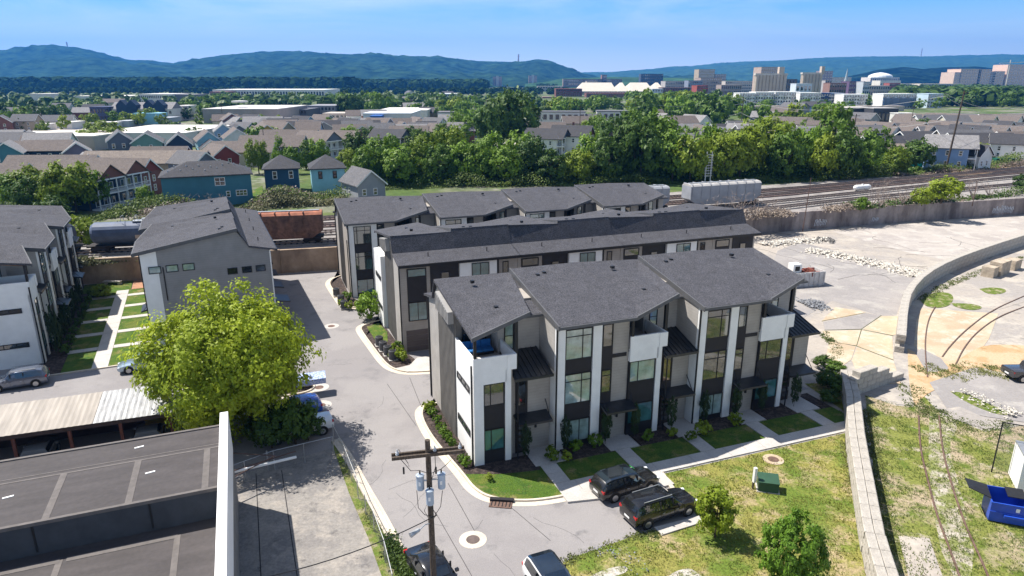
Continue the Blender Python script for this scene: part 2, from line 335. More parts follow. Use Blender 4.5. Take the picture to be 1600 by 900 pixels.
# left lawns and the long walk (left row frame)
FL=Frame(*gp(39,578),114.5)
_u=FL.w(.9,-1.6); FL=Frame(*_u,114.5)
def ls(name,uv,z,m,th=.1): return sheet(name,[FL.w(*q) for q in uv],z,m,None,None,th)
pl=[FL.l(*gp(*p)) for p in ((135,588),(183,465),(201,465),(164,583))]
PW=empty('long_walk',*FL.w(0,0),0,R(114.5)); PW['kind']='structure'
u0=-3.7; u1=24.6; v0=(pl[0][1]+pl[1][1])/2; v1=(pl[2][1]+pl[3][1])/2
slabs(PW,u0,u1,v1,v0,16,1,.13)
for k in range(5):
    u=1.7+4.95*k
    slabs(PW,u,u+.95,v0,-1.6,1,2,.128)
    slabs(PW,u,u+.95,-13.6,v1,1,2,.128)
    if k<5:
        for a,b in ((v0-.0,-1.7),(-13.6,v1)):
            e_=min(u+4.93,24.6); ls('lawn',[(u+.97,a-.02),(e_,a-.02),(e_,b+.02),(u+.97,b+.02)],.10,lawn)
for a,b in ((v0,-1.7),(-13.6,v1)): ls('lawn',[(-3.6,a),(1.68,a),(1.68,b),(-3.6,b)],.10,lawn)
ls('mulch_bed',[(-3.4,-1.68),(25,-1.68),(25,1),(-3.4,1)],.11,mulch)
lc=[FL.w(-3.75,.5),FL.w(-3.75,-14)]
c=MB(); ribbon1(c,lc,0,.18,0,.14); c.obj('curb',curbm,kind='structure')
brick_p=mat('orange_pavers',(.38,.20,.12),.9,.2,3,fine=8)
sheet('paver_patio',[FL.w(24.7,-6),FL.w(29.6,-6),FL.w(29.6,-13),FL.w(24.7,-13)],.12,brick_p,None,None,.1)
sheet('lawn',[FL.w(24.7,0),FL.w(29.6,0),FL.w(29.6,-5.9),FL.w(24.7,-5.9)],.10,lawn,None,None,.1)
# fenced yard bottom left + verge
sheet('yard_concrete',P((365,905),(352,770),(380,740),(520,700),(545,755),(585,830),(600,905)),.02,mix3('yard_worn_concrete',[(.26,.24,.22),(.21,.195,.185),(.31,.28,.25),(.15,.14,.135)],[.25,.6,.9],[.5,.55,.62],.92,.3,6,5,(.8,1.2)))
for q in ((((400,740),(408,905))),((440,735),(465,905))):
    c=MB(); ribbon1(c,P(*q),-.03,.03,0,.024); c.obj('expansion_joint',char,kind='structure')
lk=P((518,690),(540,722),(562,765),(585,805),(608,850),(622,880),(645,888),(660,905))
lk2=smooth(lk,1)
c=MB(); ribbon1(c,lk2,0,.5,0,.10); ribbon1(c,lk2,.5,.68,0,.15); c.obj('curb',curbm,kind='structure')
vg=offset(lk2,-.02)
sheet('grass_verge',vg[:-2]+P((620,905),(598,905),(575,840),(545,770),(528,720)),.06,mix3('weedy_verge',[(.12,.17,.03),(.20,.20,.07),(.30,.26,.18)],[1.1,.7],[.5,.6],.95,1,8,9,(.5,1.5)),None,None,.06)
# street joints / seams
c=MB()
for q in (((640,590),(668,660)),((668,660),(688,700)),((700,755),(750,845)),((680,800),(740,905)),((795,790),(860,845)),((605,600),(650,665))):
    ribbon1(c,P(*q),-.02,.02,0,K+.006)
c.obj('seam_line',mat('tar_seam',(.06,.055,.055),.8,.2,3),kind='structure')
# ---------------------------------------------------------------- right-hand lot
grlot=mix3('grey_lot_asphalt',[(.31,.285,.27),(.265,.245,.235),(.35,.325,.30)],[.09,.3],[.5,.56],.92,.2,6,4,(.9,1.12))
sheet('lot_asphalt',P((1190,455),(1215,392),(1250,378),(1395,415),(1465,425),(1440,440),(1405,480),(1398,500),(1370,492),(1300,470),(1250,500)),.012,grlot)
sheet('lot_asphalt',P((1440,345),(1600,338),(1700,338),(1700,372),(1600,378),(1480,408),(1420,395),(1300,362)),.014,mix3('pale_lot',[(.40,.36,.325),(.34,.305,.28),(.45,.41,.37)],[.1,.4],[.52,.55],.92,.2,6,4,(.92,1.1)))
YS=empty('slab_yard',*gp(1300,540),0,0); YS['kind']='structure'
def yslab(q,m=sandy,z=.03):
    o=sheet('slab',P(*q),z,m,YS,None,.03); o.location=(-gp(1300,540)[0],-gp(1300,540)[1],0); return o
yslab(((1284,502),(1305,480),(1345,486),(1352,489),(1312,497)),sandy)
yslab(((1289,516),(1286,503.5),(1312,498),(1352,490),(1377,493),(1347,514)),grlot)
yslab(((1378,494),(1403,494),(1400,523),(1394,524),(1349,514.5)))
yslab(((1285,517.5),(1345,516),(1338,540),(1310,537),(1292,530)))
yslab(((1346.5,516),(1394,526),(1396,562),(1350,545),(1339.5,540.5)))
yslab(((1296,533),(1337,542),(1330,562),(1312,575),(1290,560)))
yslab(((1339,543),(1350,547),(1396,564),(1408,600),(1372,600),(1338,580),(1331,563)))
yslab(((1352,612),(1365,598),(1412,603),(1425,634),(1400,632),(1380,622)),lotm,.03)
yslab(((1440,482),(1560,490),(1545,530),(1500,590),(1478,570),(1452,560),(1428,540),(1432,500)),sandy,.02)
yslab(((1600,478),(1700,470),(1700,540),(1600,542),(1550,536),(1562,500)),lotm,.02)
yslab(((1440,545),(1470,560),(1482,575),(1478,580),(1448,582),(1430,552)),grlot,.034)
yslab(((1505,432),(1600,420),(1700,420),(1700,462),(1600,472),(1560,484),(1470,475),(1490,452)),lotm,.02)
sheet('lane_asphalt',P((1452,598),(1520,575),(1600,600),(1700,650),(1700,690),(1600,660),(1545,652),(1480,640)),.034,grlot)
sheet('concrete_patch',P((1473,640),(1500,636),(1545,656),(1555,668),(1540,671),(1490,655)),.038,lotm)
sheet('dirt_patch',smooth(P((1418,545),(1450,560),(1490,568),(1530,540),(1580,538),(1650,545),(1650,590),(1570,585),(1520,570),(1480,600),(1440,620),(1430,640),(1420,600),(1418,545)),2),.026,dirt)
sheet('dirt_patch',smooth(P((1452,640),(1470,650),(1500,660),(1480,700),(1500,760),(1530,905),(1480,905),(1450,760),(1452,640)),1),.022,mix3('gravelly_dirt',[(.38,.33,.26),(.20,.22,.07),(.46,.41,.34)],[.6,.9],[.48,.56],.95,1,8,6,(.6,1.4)))
sheet('sparse_grass',P((1352,618),(1400,634),(1426,636),(1440,615),(1470,648),(1540,675),(1600,665),(1700,690),(1800,905),(1380,905),(1368,760)),.016,field2)
weedy=mix3('weedy_grass',[(.36,.30,.20),(.13,.17,.03),(.09,.14,.02)],[1.3,.9],[.44,.55],.95,1,8,9,(.5,1.5))
for q in (((1438,470),(1462,455),(1492,460),(1485,480),(1450,482)),((1486,474),(1520,475),(1538,481),(1520,486),(1492,480)),((1530,452),(1548,449),(1573,452),(1570,459),(1545,461)),((1484,612),(1510,615),(1545,632),(1585,648),(1560,650),(1510,630))):
    sheet('grass_patch',smooth(P(*q,q[0]),2),.05,weedy)
sheet('concrete_patch',P((1404,838),(1452,842),(1465,880),(1474,905),(1420,905)),.04,lotm,None,None,.04)
# cracks and weed lines of the slabs, old curved rails
rust=mat('rusty_rail_steel',(.14,.085,.065),.7,.3,3)
weed=mat('crack_weeds',(.12,.14,.05),.95,.4,3)
c=MB()
for q in (((1288,516),(1345,515),(1377,493)),((1345,515),(1396,525)),((1292,532),(1338,541),(1396,563)),((1338,541),(1346,515)),((1284,502),(1350,489))):
    ribbon1(c,P(*q),-.02,.02,0,.045)
c.obj('slab_crack',weed,kind='stuff')
OR=[]
for q in (((1461,480),(1450,500),(1445,530),(1446,560),(1449,590)),((1600,463),(1548,486),(1510,515),(1485,540),(1472,558)),((1600,480),(1560,495),(1525,520),(1505,545),(1493,570)),
          ((1435,650),(1437,700),(1449,750),(1463,805),(1482,855),(1500,905)),((1467,650),(1472,705),(1487,760),(1507,820),(1530,870),(1545,905))):
    c=MB(); ribbon1(c,smooth(P(*q),2),-.05,.05,.01,.10); OR.append(c.obj('old_rail',rust))
for o,l in zip(OR,('single rusty curved rail sunk in the sandy slab behind the block wall end','upper of two rusty curved rails sweeping right across the orange slab','lower of two rusty curved rails sweeping right across the orange slab','left of two old rusty rails running toward the bottom edge through the weeds','right of two old rusty rails running toward the bottom edge through the weeds')): tag(o,l,'rail','old rusty rails in the ground')
# ---------------------------------------------------------------- grass blades near the camera
def tufts(name,poly,n,m,h=(.04,.13),z=.04):
    xs=[p[0] for p in poly]; ys=[p[1] for p in poly]; g=MB(); k=0
    def inside(x,y):
        r=False; j=len(poly)-1
        for i in range(len(poly)):
            if (poly[i][1]>y)!=(poly[j][1]>y) and x<(poly[j][0]-poly[i][0])*(y-poly[i][1])/(poly[j][1]-poly[i][1])+poly[i][0]: r=not r
            j=i
        return r
    while k<n:
        x=random.uniform(min(xs),max(xs)); y=random.uniform(min(ys),max(ys))
        if not inside(x,y): continue
        k+=1
        if noise.noise(Vector((x*.8,y*.8,3)))<random.uniform(-.5,.35): continue
        for _ in range(2):
            a=random.uniform(0,6.28); b=random.uniform(.02,.04); q=random.uniform(*h); dx,dy=math.cos(a)*b,math.sin(a)*b; ox,oy=random.uniform(-.1,.1),random.uniform(-.1,.1)
            g.add([(x+ox-dx,y+oy-dy,z),(x+ox+dx,y+oy+dy,z),(x+ox+dy*1.5,y+oy-dx*1.5,z+q)],[(0,1,2)])
    return g.obj(name,m,recalc=False,kind='stuff')
gm1=leafmat('grass_blades',(.085,.135,.018),(.26,.24,.06),.2,.4); gm2=leafmat('weed_blades',(.07,.13,.016),(.16,.18,.04),.2,.5)
tufts('grass',fld,16000,gm1)
tufts('grass',P((1352,618),(1426,640),(1470,650),(1560,680),(1650,720),(1800,905),(1380,905),(1368,760)),14000,gm2)
# ---------------------------------------------------------------- townhouses
def facing_window(root,u,v,z,w,h,mull=(),trans=(),g=glass,fr=trimd,rz=0,name='window',d=.07,fw=.07,label=None):
    key=('W',round(w,2),round(h,2),tuple(mull),tuple(trans),g.name,fr.name,d,fw)
    if key not in CACHE:
        f=MB(); f.box(0,fw,-d,0,0,h); f.box(w-fw,w,-d,0,0,h); f.box(fw,w-fw,-d,0,0,fw); f.box(fw,w-fw,-d,0,h-fw,h)
        for m in mull: f.box(m*w-fw*.4,m*w+fw*.4,-d+.01,0,fw,h-fw)
        for t in trans: f.box(fw,w-fw,-d+.013,0,t*h-fw*.4,t*h+fw*.4)
        p=MB(); p.box(fw*.8,w-fw*.8,-.025,-.003,fw*.8,h-fw*.8)
        CACHE[key]=(f.mesh(name,fr),p.mesh('pane',g))
    a,b=CACHE[key]
    o=link(name,a,root,(u,v,z),rz); link('pane',b,o)
    if label: o['label']=label
    return o
CACHE={}
def row(name,x,y,deg,seq,label,flip=False,sz=1.0,pitch=12.2,ends=('L','R'),detail=2,side=True):
    """terrace of townhouses; local u along the row, v depth from street front; seq: 'B' balcony unit, 'T' tall unit"""
    s=-1 if flip else 1
    root=empty(name,x,y,0,R(deg),label,'townhouse row'); root.scale=(1,1,sz)
    T=lambda u,v,z:(u,s*v,z)
    def mb(): return MB(T)
    def win(u,v,z,w,h,mull=(),trans=(),g=glass,face='front',name='window',fr=trimd):
        # face: front (-v), back (+v), left (-u), right (+u)
        if face=='front': return facing_window(root,u if not flip else u+w,s*v,z,w,h,mull if not flip else [1-m for m in mull],trans,g,fr,0 if not flip else math.pi,name)
        if face=='back': return facing_window(root,u+w if not flip else u,s*v,z,w,h,mull,trans,g,fr,math.pi if not flip else 0,name)
        if face=='left': return facing_window(root,u,s*(v+w) if not flip else s*v,z,w,h,mull,trans,g,fr,-math.pi/2,name)
        return facing_window(root,u,s*v if not flip else s*(v+w),z,w,h,mull,trans,g,fr,math.pi/2,name)
    k=pitch/12.2; zr=lambda v:10.3+.172*(v+.6)
    D=12.5
    def bodyprof(vf,zt=0): return [(vf,0),(D,0),(D,9.35),(10.2,9.75),(9.1,11.35),(vf,zr(vf)-.25)]
    # --- shells
    u=0
    units=[]
    for ch in seq:
        w=6.2*k if ch=='T' else 6.0*k
        if ch=='B' and u==0: w=6.25*k
        units.append((ch,u,w)); u+=w
    U=u; last=len(units)-1
    for i,(ch,u,w) in enumerate(units):
        f=lambda a:u+a*k
        first=i==0
        if ch=='T':
            m=mb(); m.extr(bodyprof(.3),u+.02,u+w-.02); m.obj('wall',tan,root)
            m=mb(); m.box(u,f(.76),0,1.3,0,10.12); m.box(f(3.02),f(3.74),0,.9,0,10.12); m.box(f(.74),f(3.04),.12,.32,9.72,10.12); m.obj('column',white,root)
            m=mb(); m.box(f(.78),f(3.0),.14,.33,0,9.72); m.box(f(3.8),f(4.78),.2,.33,0,10.05); m.box(f(4.8),f(6.0),.22,.33,6.92,7.2); m.obj('infill_panel',char,root)
            gl=[glass,glassL,glass][i%3]
            win(f(.8),.14,7.3,2.18*k,2.4,(.64,),(.76,),gl); win(f(.8),.14,3.72,2.18*k,2.46,(.64,),(.75,),gl); win(f(.8),.14,.5,2.18*k,1.9,(.6,),(),[glassT,glassL][i%2])
            win(f(3.87),.2,7.88,.85*k,1.84,(),(),glass); win(f(3.87),.2,4.15,.85*k,1.9,(),(.75,),glass)
            door(root,T,s,f(3.95),.2,.15,.8*k,2.35)
            canopy(root,T,f(3.85),f(6.45),.22,3.0)
            mb().box(f(5.3),f(5.45),.12,.22,1.9,2.3).obj('wall_lamp',trimd,root)
            if not first: # flank above the lower neighbour
                mb().box(u-.02,u+.02,.2,3.4,6.6,zr(1)-.3).obj('side_cladding',greyl,root)
            mb().box(u+.02,u+.12,-.12,-.02,.1,10.2).obj('downspout',trimd,root)
        else:
            # lower bay with deck above
            m=mb(); m.box(u+.02,f(3.0),.3,4.6,0,7.3); m.box(f(2.7),u+w-.02,.9,4.7,0,6.6); m.obj('bay_wall',tan,root)
            m=mb(); m.extr(bodyprof(4.6),u+.02,u+w-.02); m.obj('wall',tan,root)
            m=mb(); m.box(f(2.85),u+w-.03,3.0,4.7,6.5,zr(3.0)-.45); m.obj('upper_wall',greyl,root)
            mb().box(u+.02,f(2.9),.15,4.6,7.3,7.42).obj('deck',walk,root)
            c=mb(); l0=0 if not first else 0
            c.box(u,f(2.5),0,.16,6.45,8.5); c.box(f(2.5),f(3.2),-.06,.16,7.36,8.5); c.box(f(2.35),f(2.8),0,.9,0,7.36); c.box(f(3.04),f(3.2),.16,3.0,7.36,8.5)
            c.box(u,f(2.5),.16,.3,6.45,7.2)
            if first: c.box(0,.72*k,0,.3,0,6.45); c.box(-.0,.16,.16,4.6,0,8.5)
            c.obj('balcony_parapet',white,root)
            a=.72 if first else .02
            m=mb(); m.box(f(a),f(2.35),.12,.3,0,6.45); m.obj('infill_panel',char,root)
            ww=(2.33-a)*k
            win(f(a)+.02,.12,4.68,ww-.04,1.75,(.33,),(),glassL if i%4==2 else glass); win(f(a)+.02,.12,1.1,ww-.04,1.74,(.35,),(),[glassT,glassL][i%2])
            # entry
            m=mb(); m.box(f(3.45),f(4.4),.82,.9,0,6.4); m.obj('infill_panel',char,root)
            win(f(3.5),.82,3.9,.8*k,2.2,(),(),[glassD,glassL][i%2]); door(root,T,s,f(3.5),.82,.15,.85*k,2.35)
            canopy(root,T,f(3.3),f(5.95),.85,3.0)
            mb().box(f(5.0),f(5.15),.8,.9,1.9,2.3).obj('wall_lamp',trimd,root)
            # metal awning roof
            m=mb(); pts=[(f(3.0),-.1,6.62),(f(6.0),-.1,6.62),(f(6.0),3.0,7.55),(f(3.22),3.0,7.55),(f(3.22),-.02,6.66)]
            m.slab([(f(3.0),-.25,6.6),(f(5.98),-.25,6.6),(f(5.98),3.0,7.55),(f(3.0),3.0,7.55)],.1)
            for q in range(8):
                uu=f(3.15+q*.39); m.add([(uu-.02,-.24,6.62),(uu+.02,-.24,6.62),(uu+.02,3,7.57),(uu-.02,3,7.57),(uu-.02,-.24,6.67),(uu+.02,-.24,6.67),(uu+.02,3,7.62),(uu-.02,3,7.62)],[(0,3,2,1),(4,5,6,7),(0,1,5,4),(1,2,6,5),(2,3,7,6),(3,0,4,7)])
            m.box(f(2.98),f(6.0),-.3,-.2,6.42,6.62); m.obj('metal_awning',seam,root)
            mb().box(f(3.25),f(3.33),-.12,-.04,.1,6.45).obj('downspout',trimd,root)
            # dark recess, glass doors, posts on the deck
            m=mb(); m.box(u+.05,f(2.8),4.5,4.6,7.42,zr(4)-.3); m.obj('recess_panel',batt if first else char,root)
            win(u+.5,4.5,7.45,1.9*k,2.3,(.5,),(),glassD,name='glass_door'); 
            win(f(3.35),3.0,7.6,.75*k,2.2,(),(.5,),glassL)
            m=mb(); m.box(u+.05,u+.25,.0,.2,8.5,zr(0)-.1); m.obj('post',trimd,root); m=mb(); m.box(f(3.3),f(3.55),.6,.85,7.3,zr(1.4)-.0); m.obj('post',trimd,root)
        # --- roofs
        th=.2; x0=u-(.3 if first else .02); x1=u+w+(.35 if i==last else -.02)
        r=mb()
        if ch=='T':
            x1+= .1 if i<last else 0
            r.slab([(x0,-.6,10.3),(x1,-.6,10.3),(x1,9.4,12.02),(x0,9.4,12.02)],th)
            r.obj('roof',shingle,root)
            rd=0 if first else .5; m=mb(); m.add([(x0-.1,-.66,10.0),(x0,-.66,10.0),(x0,9.4,11.72-rd),(x0-.1,9.4,11.72-rd),(x0-.1,-.66,10.36),(x0,-.66,10.36),(x0,9.4,12.08),(x0-.1,9.4,12.08)],[(0,3,2,1),(4,5,6,7),(0,1,5,4),(1,2,6,5),(2,3,7,6),(3,0,4,7)])
            m.box(x0-.1,x1,-.72,-.6,10.06,10.28); m.obj('rake_board',fascia,root)
            zb=12.02; vb=9.4; d0=0
        else:
            d=.28; a=f(.15)
            s0=(f(-.02) if not first else x0,-.55,10.32); tip=(f(4.55),.9,11.2); bR=(x1,9.5,11.7); bL=(x0,9.5,11.98)
            if first: bL=(x0,9.5,11.75)
            r.slab([s0,tip,bR,bL],th)
            r.slab([(f(3.6),2.3,10.42),(x1,2.3,10.42),(x1,9.4,11.58),(f(3.6),9.4,11.58)],.16)
            r.obj('roof',shingle,root)
            m=mb(); a0=Vector(s0); b0=Vector(tip); dn=Vector((0,0,-.3)); out=Vector((b0-a0)).cross(Vector((0,0,1))).normalized()*.1
            m.add([a0,b0,b0+dn,a0+dn,a0+out,b0+out,b0+dn+out,a0+dn+out],[(0,1,2,3),(4,7,6,5),(0,4,5,1),(1,5,6,2),(2,6,7,3),(3,7,4,0)])
            m.box(f(3.6),x1,2.2,2.3,10.2,10.4); m.obj('fascia',fascia,root)
            m=mb(); c0=Vector(tip)+Vector((-.25,.25,-.3)); m.slab([(s0[0]+.4,.2,10.1),(tip[0]-.3,1.1,10.75),(f(4.3),4.5,10.75),(x0+.2,4.5,10.85)],.05); m.obj('soffit',mat('wood_soffit',(.22,.12,.065),.7,.2,2),root)
            zb=11.72; vb=9.5
        b=mb(); b.slab([(x0,vb-.02,zb-.0),(x1,vb-.02,zb-.0),(x1,10.4,10.08),(x0,10.4,10.08)],th); b.obj('rear_roof',shingle,root)
        b=mb(); b.slab([(x0,10.38,10.1),(x1,10.38,10.1),(x1,13.15,9.5),(x0,13.15,9.5)],th); b.obj('rear_lean_roof',shingle,root)
        m=mb(); m.box(x0,x1,13.15,13.25,9.22,9.48); m.obj('gutter',trimd,root)
        # vents
        for q in ((1.6,7.6),(2.3,7.9)) if ch=='T' else ((2.6,2.9),(2.2,7.4)):
            zz=zr(q[1])+(.0 if ch=='T' else .12); mb().box(f(q[0]),f(q[0])+.28,q[1],q[1]+.3,zz-.1,zz+.12).obj('roof_vent',trimd,root)
        if detail: 
            pp=mb(); pp.tube([(f(3.1),11.6,9.6),(f(3.1),11.6,10.25)],.05,6); pp.obj('vent_pipe',trimd,root)
        # --- rear facade (garages)
        if flip or name=='x':
            pass
    if side:
        # end wall at u=0
        m=mb(); m.extr([(4.6,0),(9.2,0),(9.2,11.5),(4.6,10.9)],-.1,.02); m.obj('side_panel',batt,root)
        bt=mb(); 
        for q in range(12): bt.box(-.13,-.1,4.75+q*.38,4.79+q*.38,0,10.8)
        bt.obj('batten',batt,root,kind='stuff')
        m=mb(); m.extr([(9.2,0),(12.52,0),(12.52,9.4),(10.4,9.9),(9.2,11.6)],-.05,.02); m.obj('side_cladding',greyl,root)
        if seq[0]=='B':
            for z in (5.48,2.0): win(-.0,1.0,z,3.1,.5,(.33,.66),(),glass,'left')
            m=mb(); m.extr([(4.5,9.6),(8.3,9.9),(8.0,11.2),(4.5,10.55)],-.55,-.1); m.obj('upper_bay',mat('ribbed_metal_cladding',(.32,.31,.30),.6,.1,1),root)
            bt=mb()
            for q in range(9): bt.box(-.6,-.55,4.7+q*.4,4.76+q*.4,9.75,10.55+q*.07)
            bt.obj('rib',greyl,root,kind='stuff')
        else:
            m=mb(); m.box(-.03,.02,0,4.6,0,10.0); m.obj('side_cladding',tan,root)
            for z in (8.3,5.0): win(-.03,5.4,z,.7,.9,(),(),glass,'left')
        mb().box(-.2,-.1,-.02,.1,.1,8).obj('downspout',trimd,root); mb().box(-.18,-.06,12.45,12.57,.1,9.3).obj('downspout',trimd,root)
    return root,units,T,win
def door(root,T,s,u,v,z,w,h):
    if s>0: T2=T
    d=MB(T); d.box(u,u+w,v-.05,v,z,z+h); o=d.obj('door',mat('dark_wood_door',(.05,.035,.03),.5,.2,2),root)
    g=MB(T)
    for q in range(4): g.box(u+.12,u+w-.12,v-.065,v-.05,z+.35+q*.5,z+.65+q*.5)
    g.obj('light_panel',glassD,o); MB(T).box(u+w-.12,u+w-.07,v-.1,v-.05,z+.9,z+1.2).obj('handle',steel,o)
    return o
def canopy(root,T,u0,u1,v,z):
    c=MB(T); c.slab([(u0,v-1.25,z),(u1,v-1.25,z),(u1,v,z+.28),(u0,v,z+.28)],.16); o=c.obj('canopy',seam,root)
    r=MB(T)
    for u in (u0+.12,u1-.12): r=MB(T); r.tube([(u,v-1.0,z+.05),(u,v-.02,z+1.15)],.03,4); r.obj('support_rod',trimd,o)
    return o
FR=row('townhouse_row',*FW(0,0),20.5,'BTBTB','front terrace of townhouses with white panels, balconies and charcoal shingle roofs facing the lawn')
# sofa on the nearest deck
sf=empty('sofa',*FW(1.3,3.4),7.42,R(20.5),'blue cushioned sofa on the corner balcony of the front terrace','sofa')
blue=mat('blue_cushion',(.03,.16,.42),.9,.1,3)
for a in (-.8,0,.8):
    MB().box(a-.38,a+.38,-.45,.25,.28,.45).obj('seat_cushion',blue,sf); MB().box(a-.38,a+.38,.25,.42,.3,.95).obj('back_cushion',blue,sf)
MB().box(-1.25,1.25,-.5,.45,.1,.27).obj('frame',trimd,sf)
# middle terrace, mirrored: its garage side looks at us
MR=row('townhouse_row',*FW(-.3,35.9),20.5,'BTBTBTB','middle terrace of townhouses showing its garage side and long two-tone roof',flip=True,pitch=12.3)
root,units,T,win=MR; U=units[-1][1]+units[-1][2]
for j in range(-1,4):
    d=3.05+12.3*j; B=12.5
    if j>=0:
        MB(T).box(d,d+3.0,B-.02,B+.06,0,9.3).obj('recess_panel',char,root); win(d+1.1,B+.06,7.4,.9,.9,(),(),glassD,'back')
    if j in (0,1,2):
        MB(T).box(d+3.05,d+7.05,B-.02,B+.35,5.9,9.25).obj('white_bay',white,root)
        win(d+4.3,B+.35,6.4,1.9,2.6,(.5,),(),glassT,'back',name='glass_door'); MB(T).box(d+7.1,d+7.3,B,B+.3,0,9.3).obj('downspout',trimd,root)
        win(d+7.8,B,6.6,.65,2.2,(),(),glassD,'back')
    if j<3:
        e=d+9.9; MB(T).box(e,e+2.0,B-.02,B+.05,3.4,8.9).obj('infill_panel',char,root)
        win(e+.05,B+.05,8.05,1.9,.85,(),(),[glassT,glassD,glassD,glassD][j+1],'back'); win(e+.05,B+.05,3.4,1.9,2.0,(.5,),(),glassT,'back')
        gd=MB(T)
        for q in range(4): gd.box(e-.3,e+2.6,B-.0,B+.04,.1+q*.58,.64+q*.58)
        gd.obj('garage_door',mat('brown_garage_door',(.10,.08,.075),.6,.1,1),root)
MB(T).box(-.2,0,4.6-3.3,4.6,0,8.5) 
MB(T).box(-.55,-.02,0,4.4,0,8.4).obj('side_bay',white,root)
for z in (5.48,2.0): win(-.55,1.0,z,3.1,.5,(.33,.66),(),glass,'left')
# back terrace
BR=row('townhouse_row',*FW(-2.7,44.3),20.5,'TBTBTBTB','rear terrace of townhouses nearest the rail yard, four raised roof wings',sz=.955,pitch=12.0)
# left terrace
LR=row('townhouse_row',*FL.w(0,0),114.5,'BTBTB','left terrace of townhouses in shade along the long walk, roof wings pointing right')
# terrace behind the big tree (mirrored, garage side to the right)
FB=Frame(-26.2,72.2,24.5)
CR=row('townhouse_row',*FB.w(-12.6,0),114.5,'TBTB','grey-ended terrace behind the large lime-green tree, blank gable toward us',flip=True,sz=1.0,side=False)
root,units,T,win=CR
graye=mat('blue_grey_siding',(.25,.245,.245),.75,.08,.8,lap=1.3)
MB(T).extr([(1.5,0),(12.5,0),(12.5,9.4),(10.4,10.0),(9.3,11.7),(1.5,10.4)],-.05,.02).obj('end_wall',graye,root)
MB(T).extr([(0,0),(1.5,0),(1.5,10.4),(0,10.1)],-.06,.02).obj('end_panel',white,root)
for v in (.6,2.2,3.75): win(-.07 if v<1.5 else -.05,v,8.0,1.15,.75,(),(),glassL,'left')
for v in (8.0,9.45,10.85): win(-.05,v,7.1,1.0,.7,(),(),glassD,'left')
MB(T).box(-.12,-.04,1.9,2.0,5.0,8.6).obj('downspout',trimd,root); MB(T).box(-.15,-.03,12.4,12.52,.1,9.4).obj('downspout',white,root)
for q in range(4): 
    u=1+6.1*q; MB(T).slab([(u,12.5,3.3),(u+2.6,12.5,3.3),(u+2.6,14.2,3.0),(u,14.2,3.0)],.15).obj('canopy',seam,root)
    MB(T).box(u,u+2.6,12.49,12.53,.1,2.6).obj('garage_door',MATS['brown_garage_door'],root)
# ---------------------------------------------------------------- foreground flat-roofed building
FG=Frame(*gp(347,822,4.6),21.5)         # origin: east end of the roof step
fgx=[FG.l(*gp(*p,6)) for p in ((335,665),(341,757),(0,715),(0,822))]
roofm=mat('grey_roof_membrane',(.062,.054,.054),.75,.16,.5,fine=4,stretch=(.5,2.5,1)); stripm=mat('membrane_strip',(.13,.115,.108),.8,.15,2)
bl=empty('flat_roofed_building',*FG.o,0,R(21.5),'flat-roofed commercial building with dark membrane roofs and a white parapet coping at bottom left','building')
ys=FG.l(*gp(200,790,6))[1]; yf=FG.l(*gp(200,690,6))[1]
MB().box(-42,0,ys,yf,0,6).obj('wall',mat('dark_block_wall',(.05,.055,.065),.8,.15,1),bl)
MB().box(-42,0,ys-16,ys,0,4.2).obj('wall',MATS['dark_block_wall'],bl)
MB().box(-42,-.02,ys+.0,yf-.0,6.0,6.03).obj('roof',roofm,bl); MB().box(-42,-.02,ys-15.9,ys-.01,4.2,4.24).obj('lower_roof',roofm,bl)
MB().box(-42,-.02,ys-.06,ys+.14,5.9,6.09).obj('roof_edge',stripm,bl); MB().box(-42,-.02,yf-.1,yf+.1,5.9,6.1).obj('roof_edge',stripm,bl)
yl=FG.l(*gp(341,698,6))[1]
for a,b in ((yl-.12,yl+.02),(yl+.28,yl+.36)): MB().box(-42,-.05,a,b,6.03,6.045).obj('roof_seam_strip',stripm,bl)
for px in (103,213,322):
    x=FG.l(*gp(px,735,6))[0]; MB().box(x-.17,x+.17,ys+.15,yl-.12,6.03,6.045).obj('roof_seam_strip',stripm,bl)
for x in (-2.2,-7.5,-13.2): 
    MB().box(x-.15,x+.15,ys-15,ys-.9,4.24,4.255).obj('roof_seam_strip',stripm,bl); MB().box(x-5,x,ys-1.15,ys-.8,4.24,4.26).obj('roof_seam_strip',stripm,bl)
for x in (-3.4,-8.6,-14): MB().box(x-.04,x+.04,ys-.05,ys-.0,4.4,5.9).obj('wall_joint',trimd,bl)
for x,y in ((-4.5,yl+1.6),(-10.3,yl-1.6),(-3.6,yl-1.7)): MB().rbox(x,y,.5,.12,6.03,6.06,.2).obj('patch',white,bl)
MB().box(0,.48,ys-16,yf+.7,3.9,6.62).obj('parapet',mat('white_coping',(.82,.81,.79),.5,.03,1),bl)
MB().box(0.02,.40,ys-16,yf+.6,0,3.9).obj('side_wall',mat('side_wall_block',(.20,.19,.18),.85,.15,1),bl)
r_=MB(); r_.tube([(.5,ys-4,2.5),(3.4,ys-5.2,2.5)],.05,6); [r_.tube([(.5+.3*q,ys-4-.124*q,1.1),(.5+.3*q,ys-4-.124*q,2.5)],.025,4) for q in range(10)]; tag(r_.obj('stair_railing',steel),'grey metal stair railing beside the white parapet at the bottom edge','railing').matrix_world=Matrix.Translation((*FG.o,0))@Matrix.Rotation(R(21.5),4,'Z')
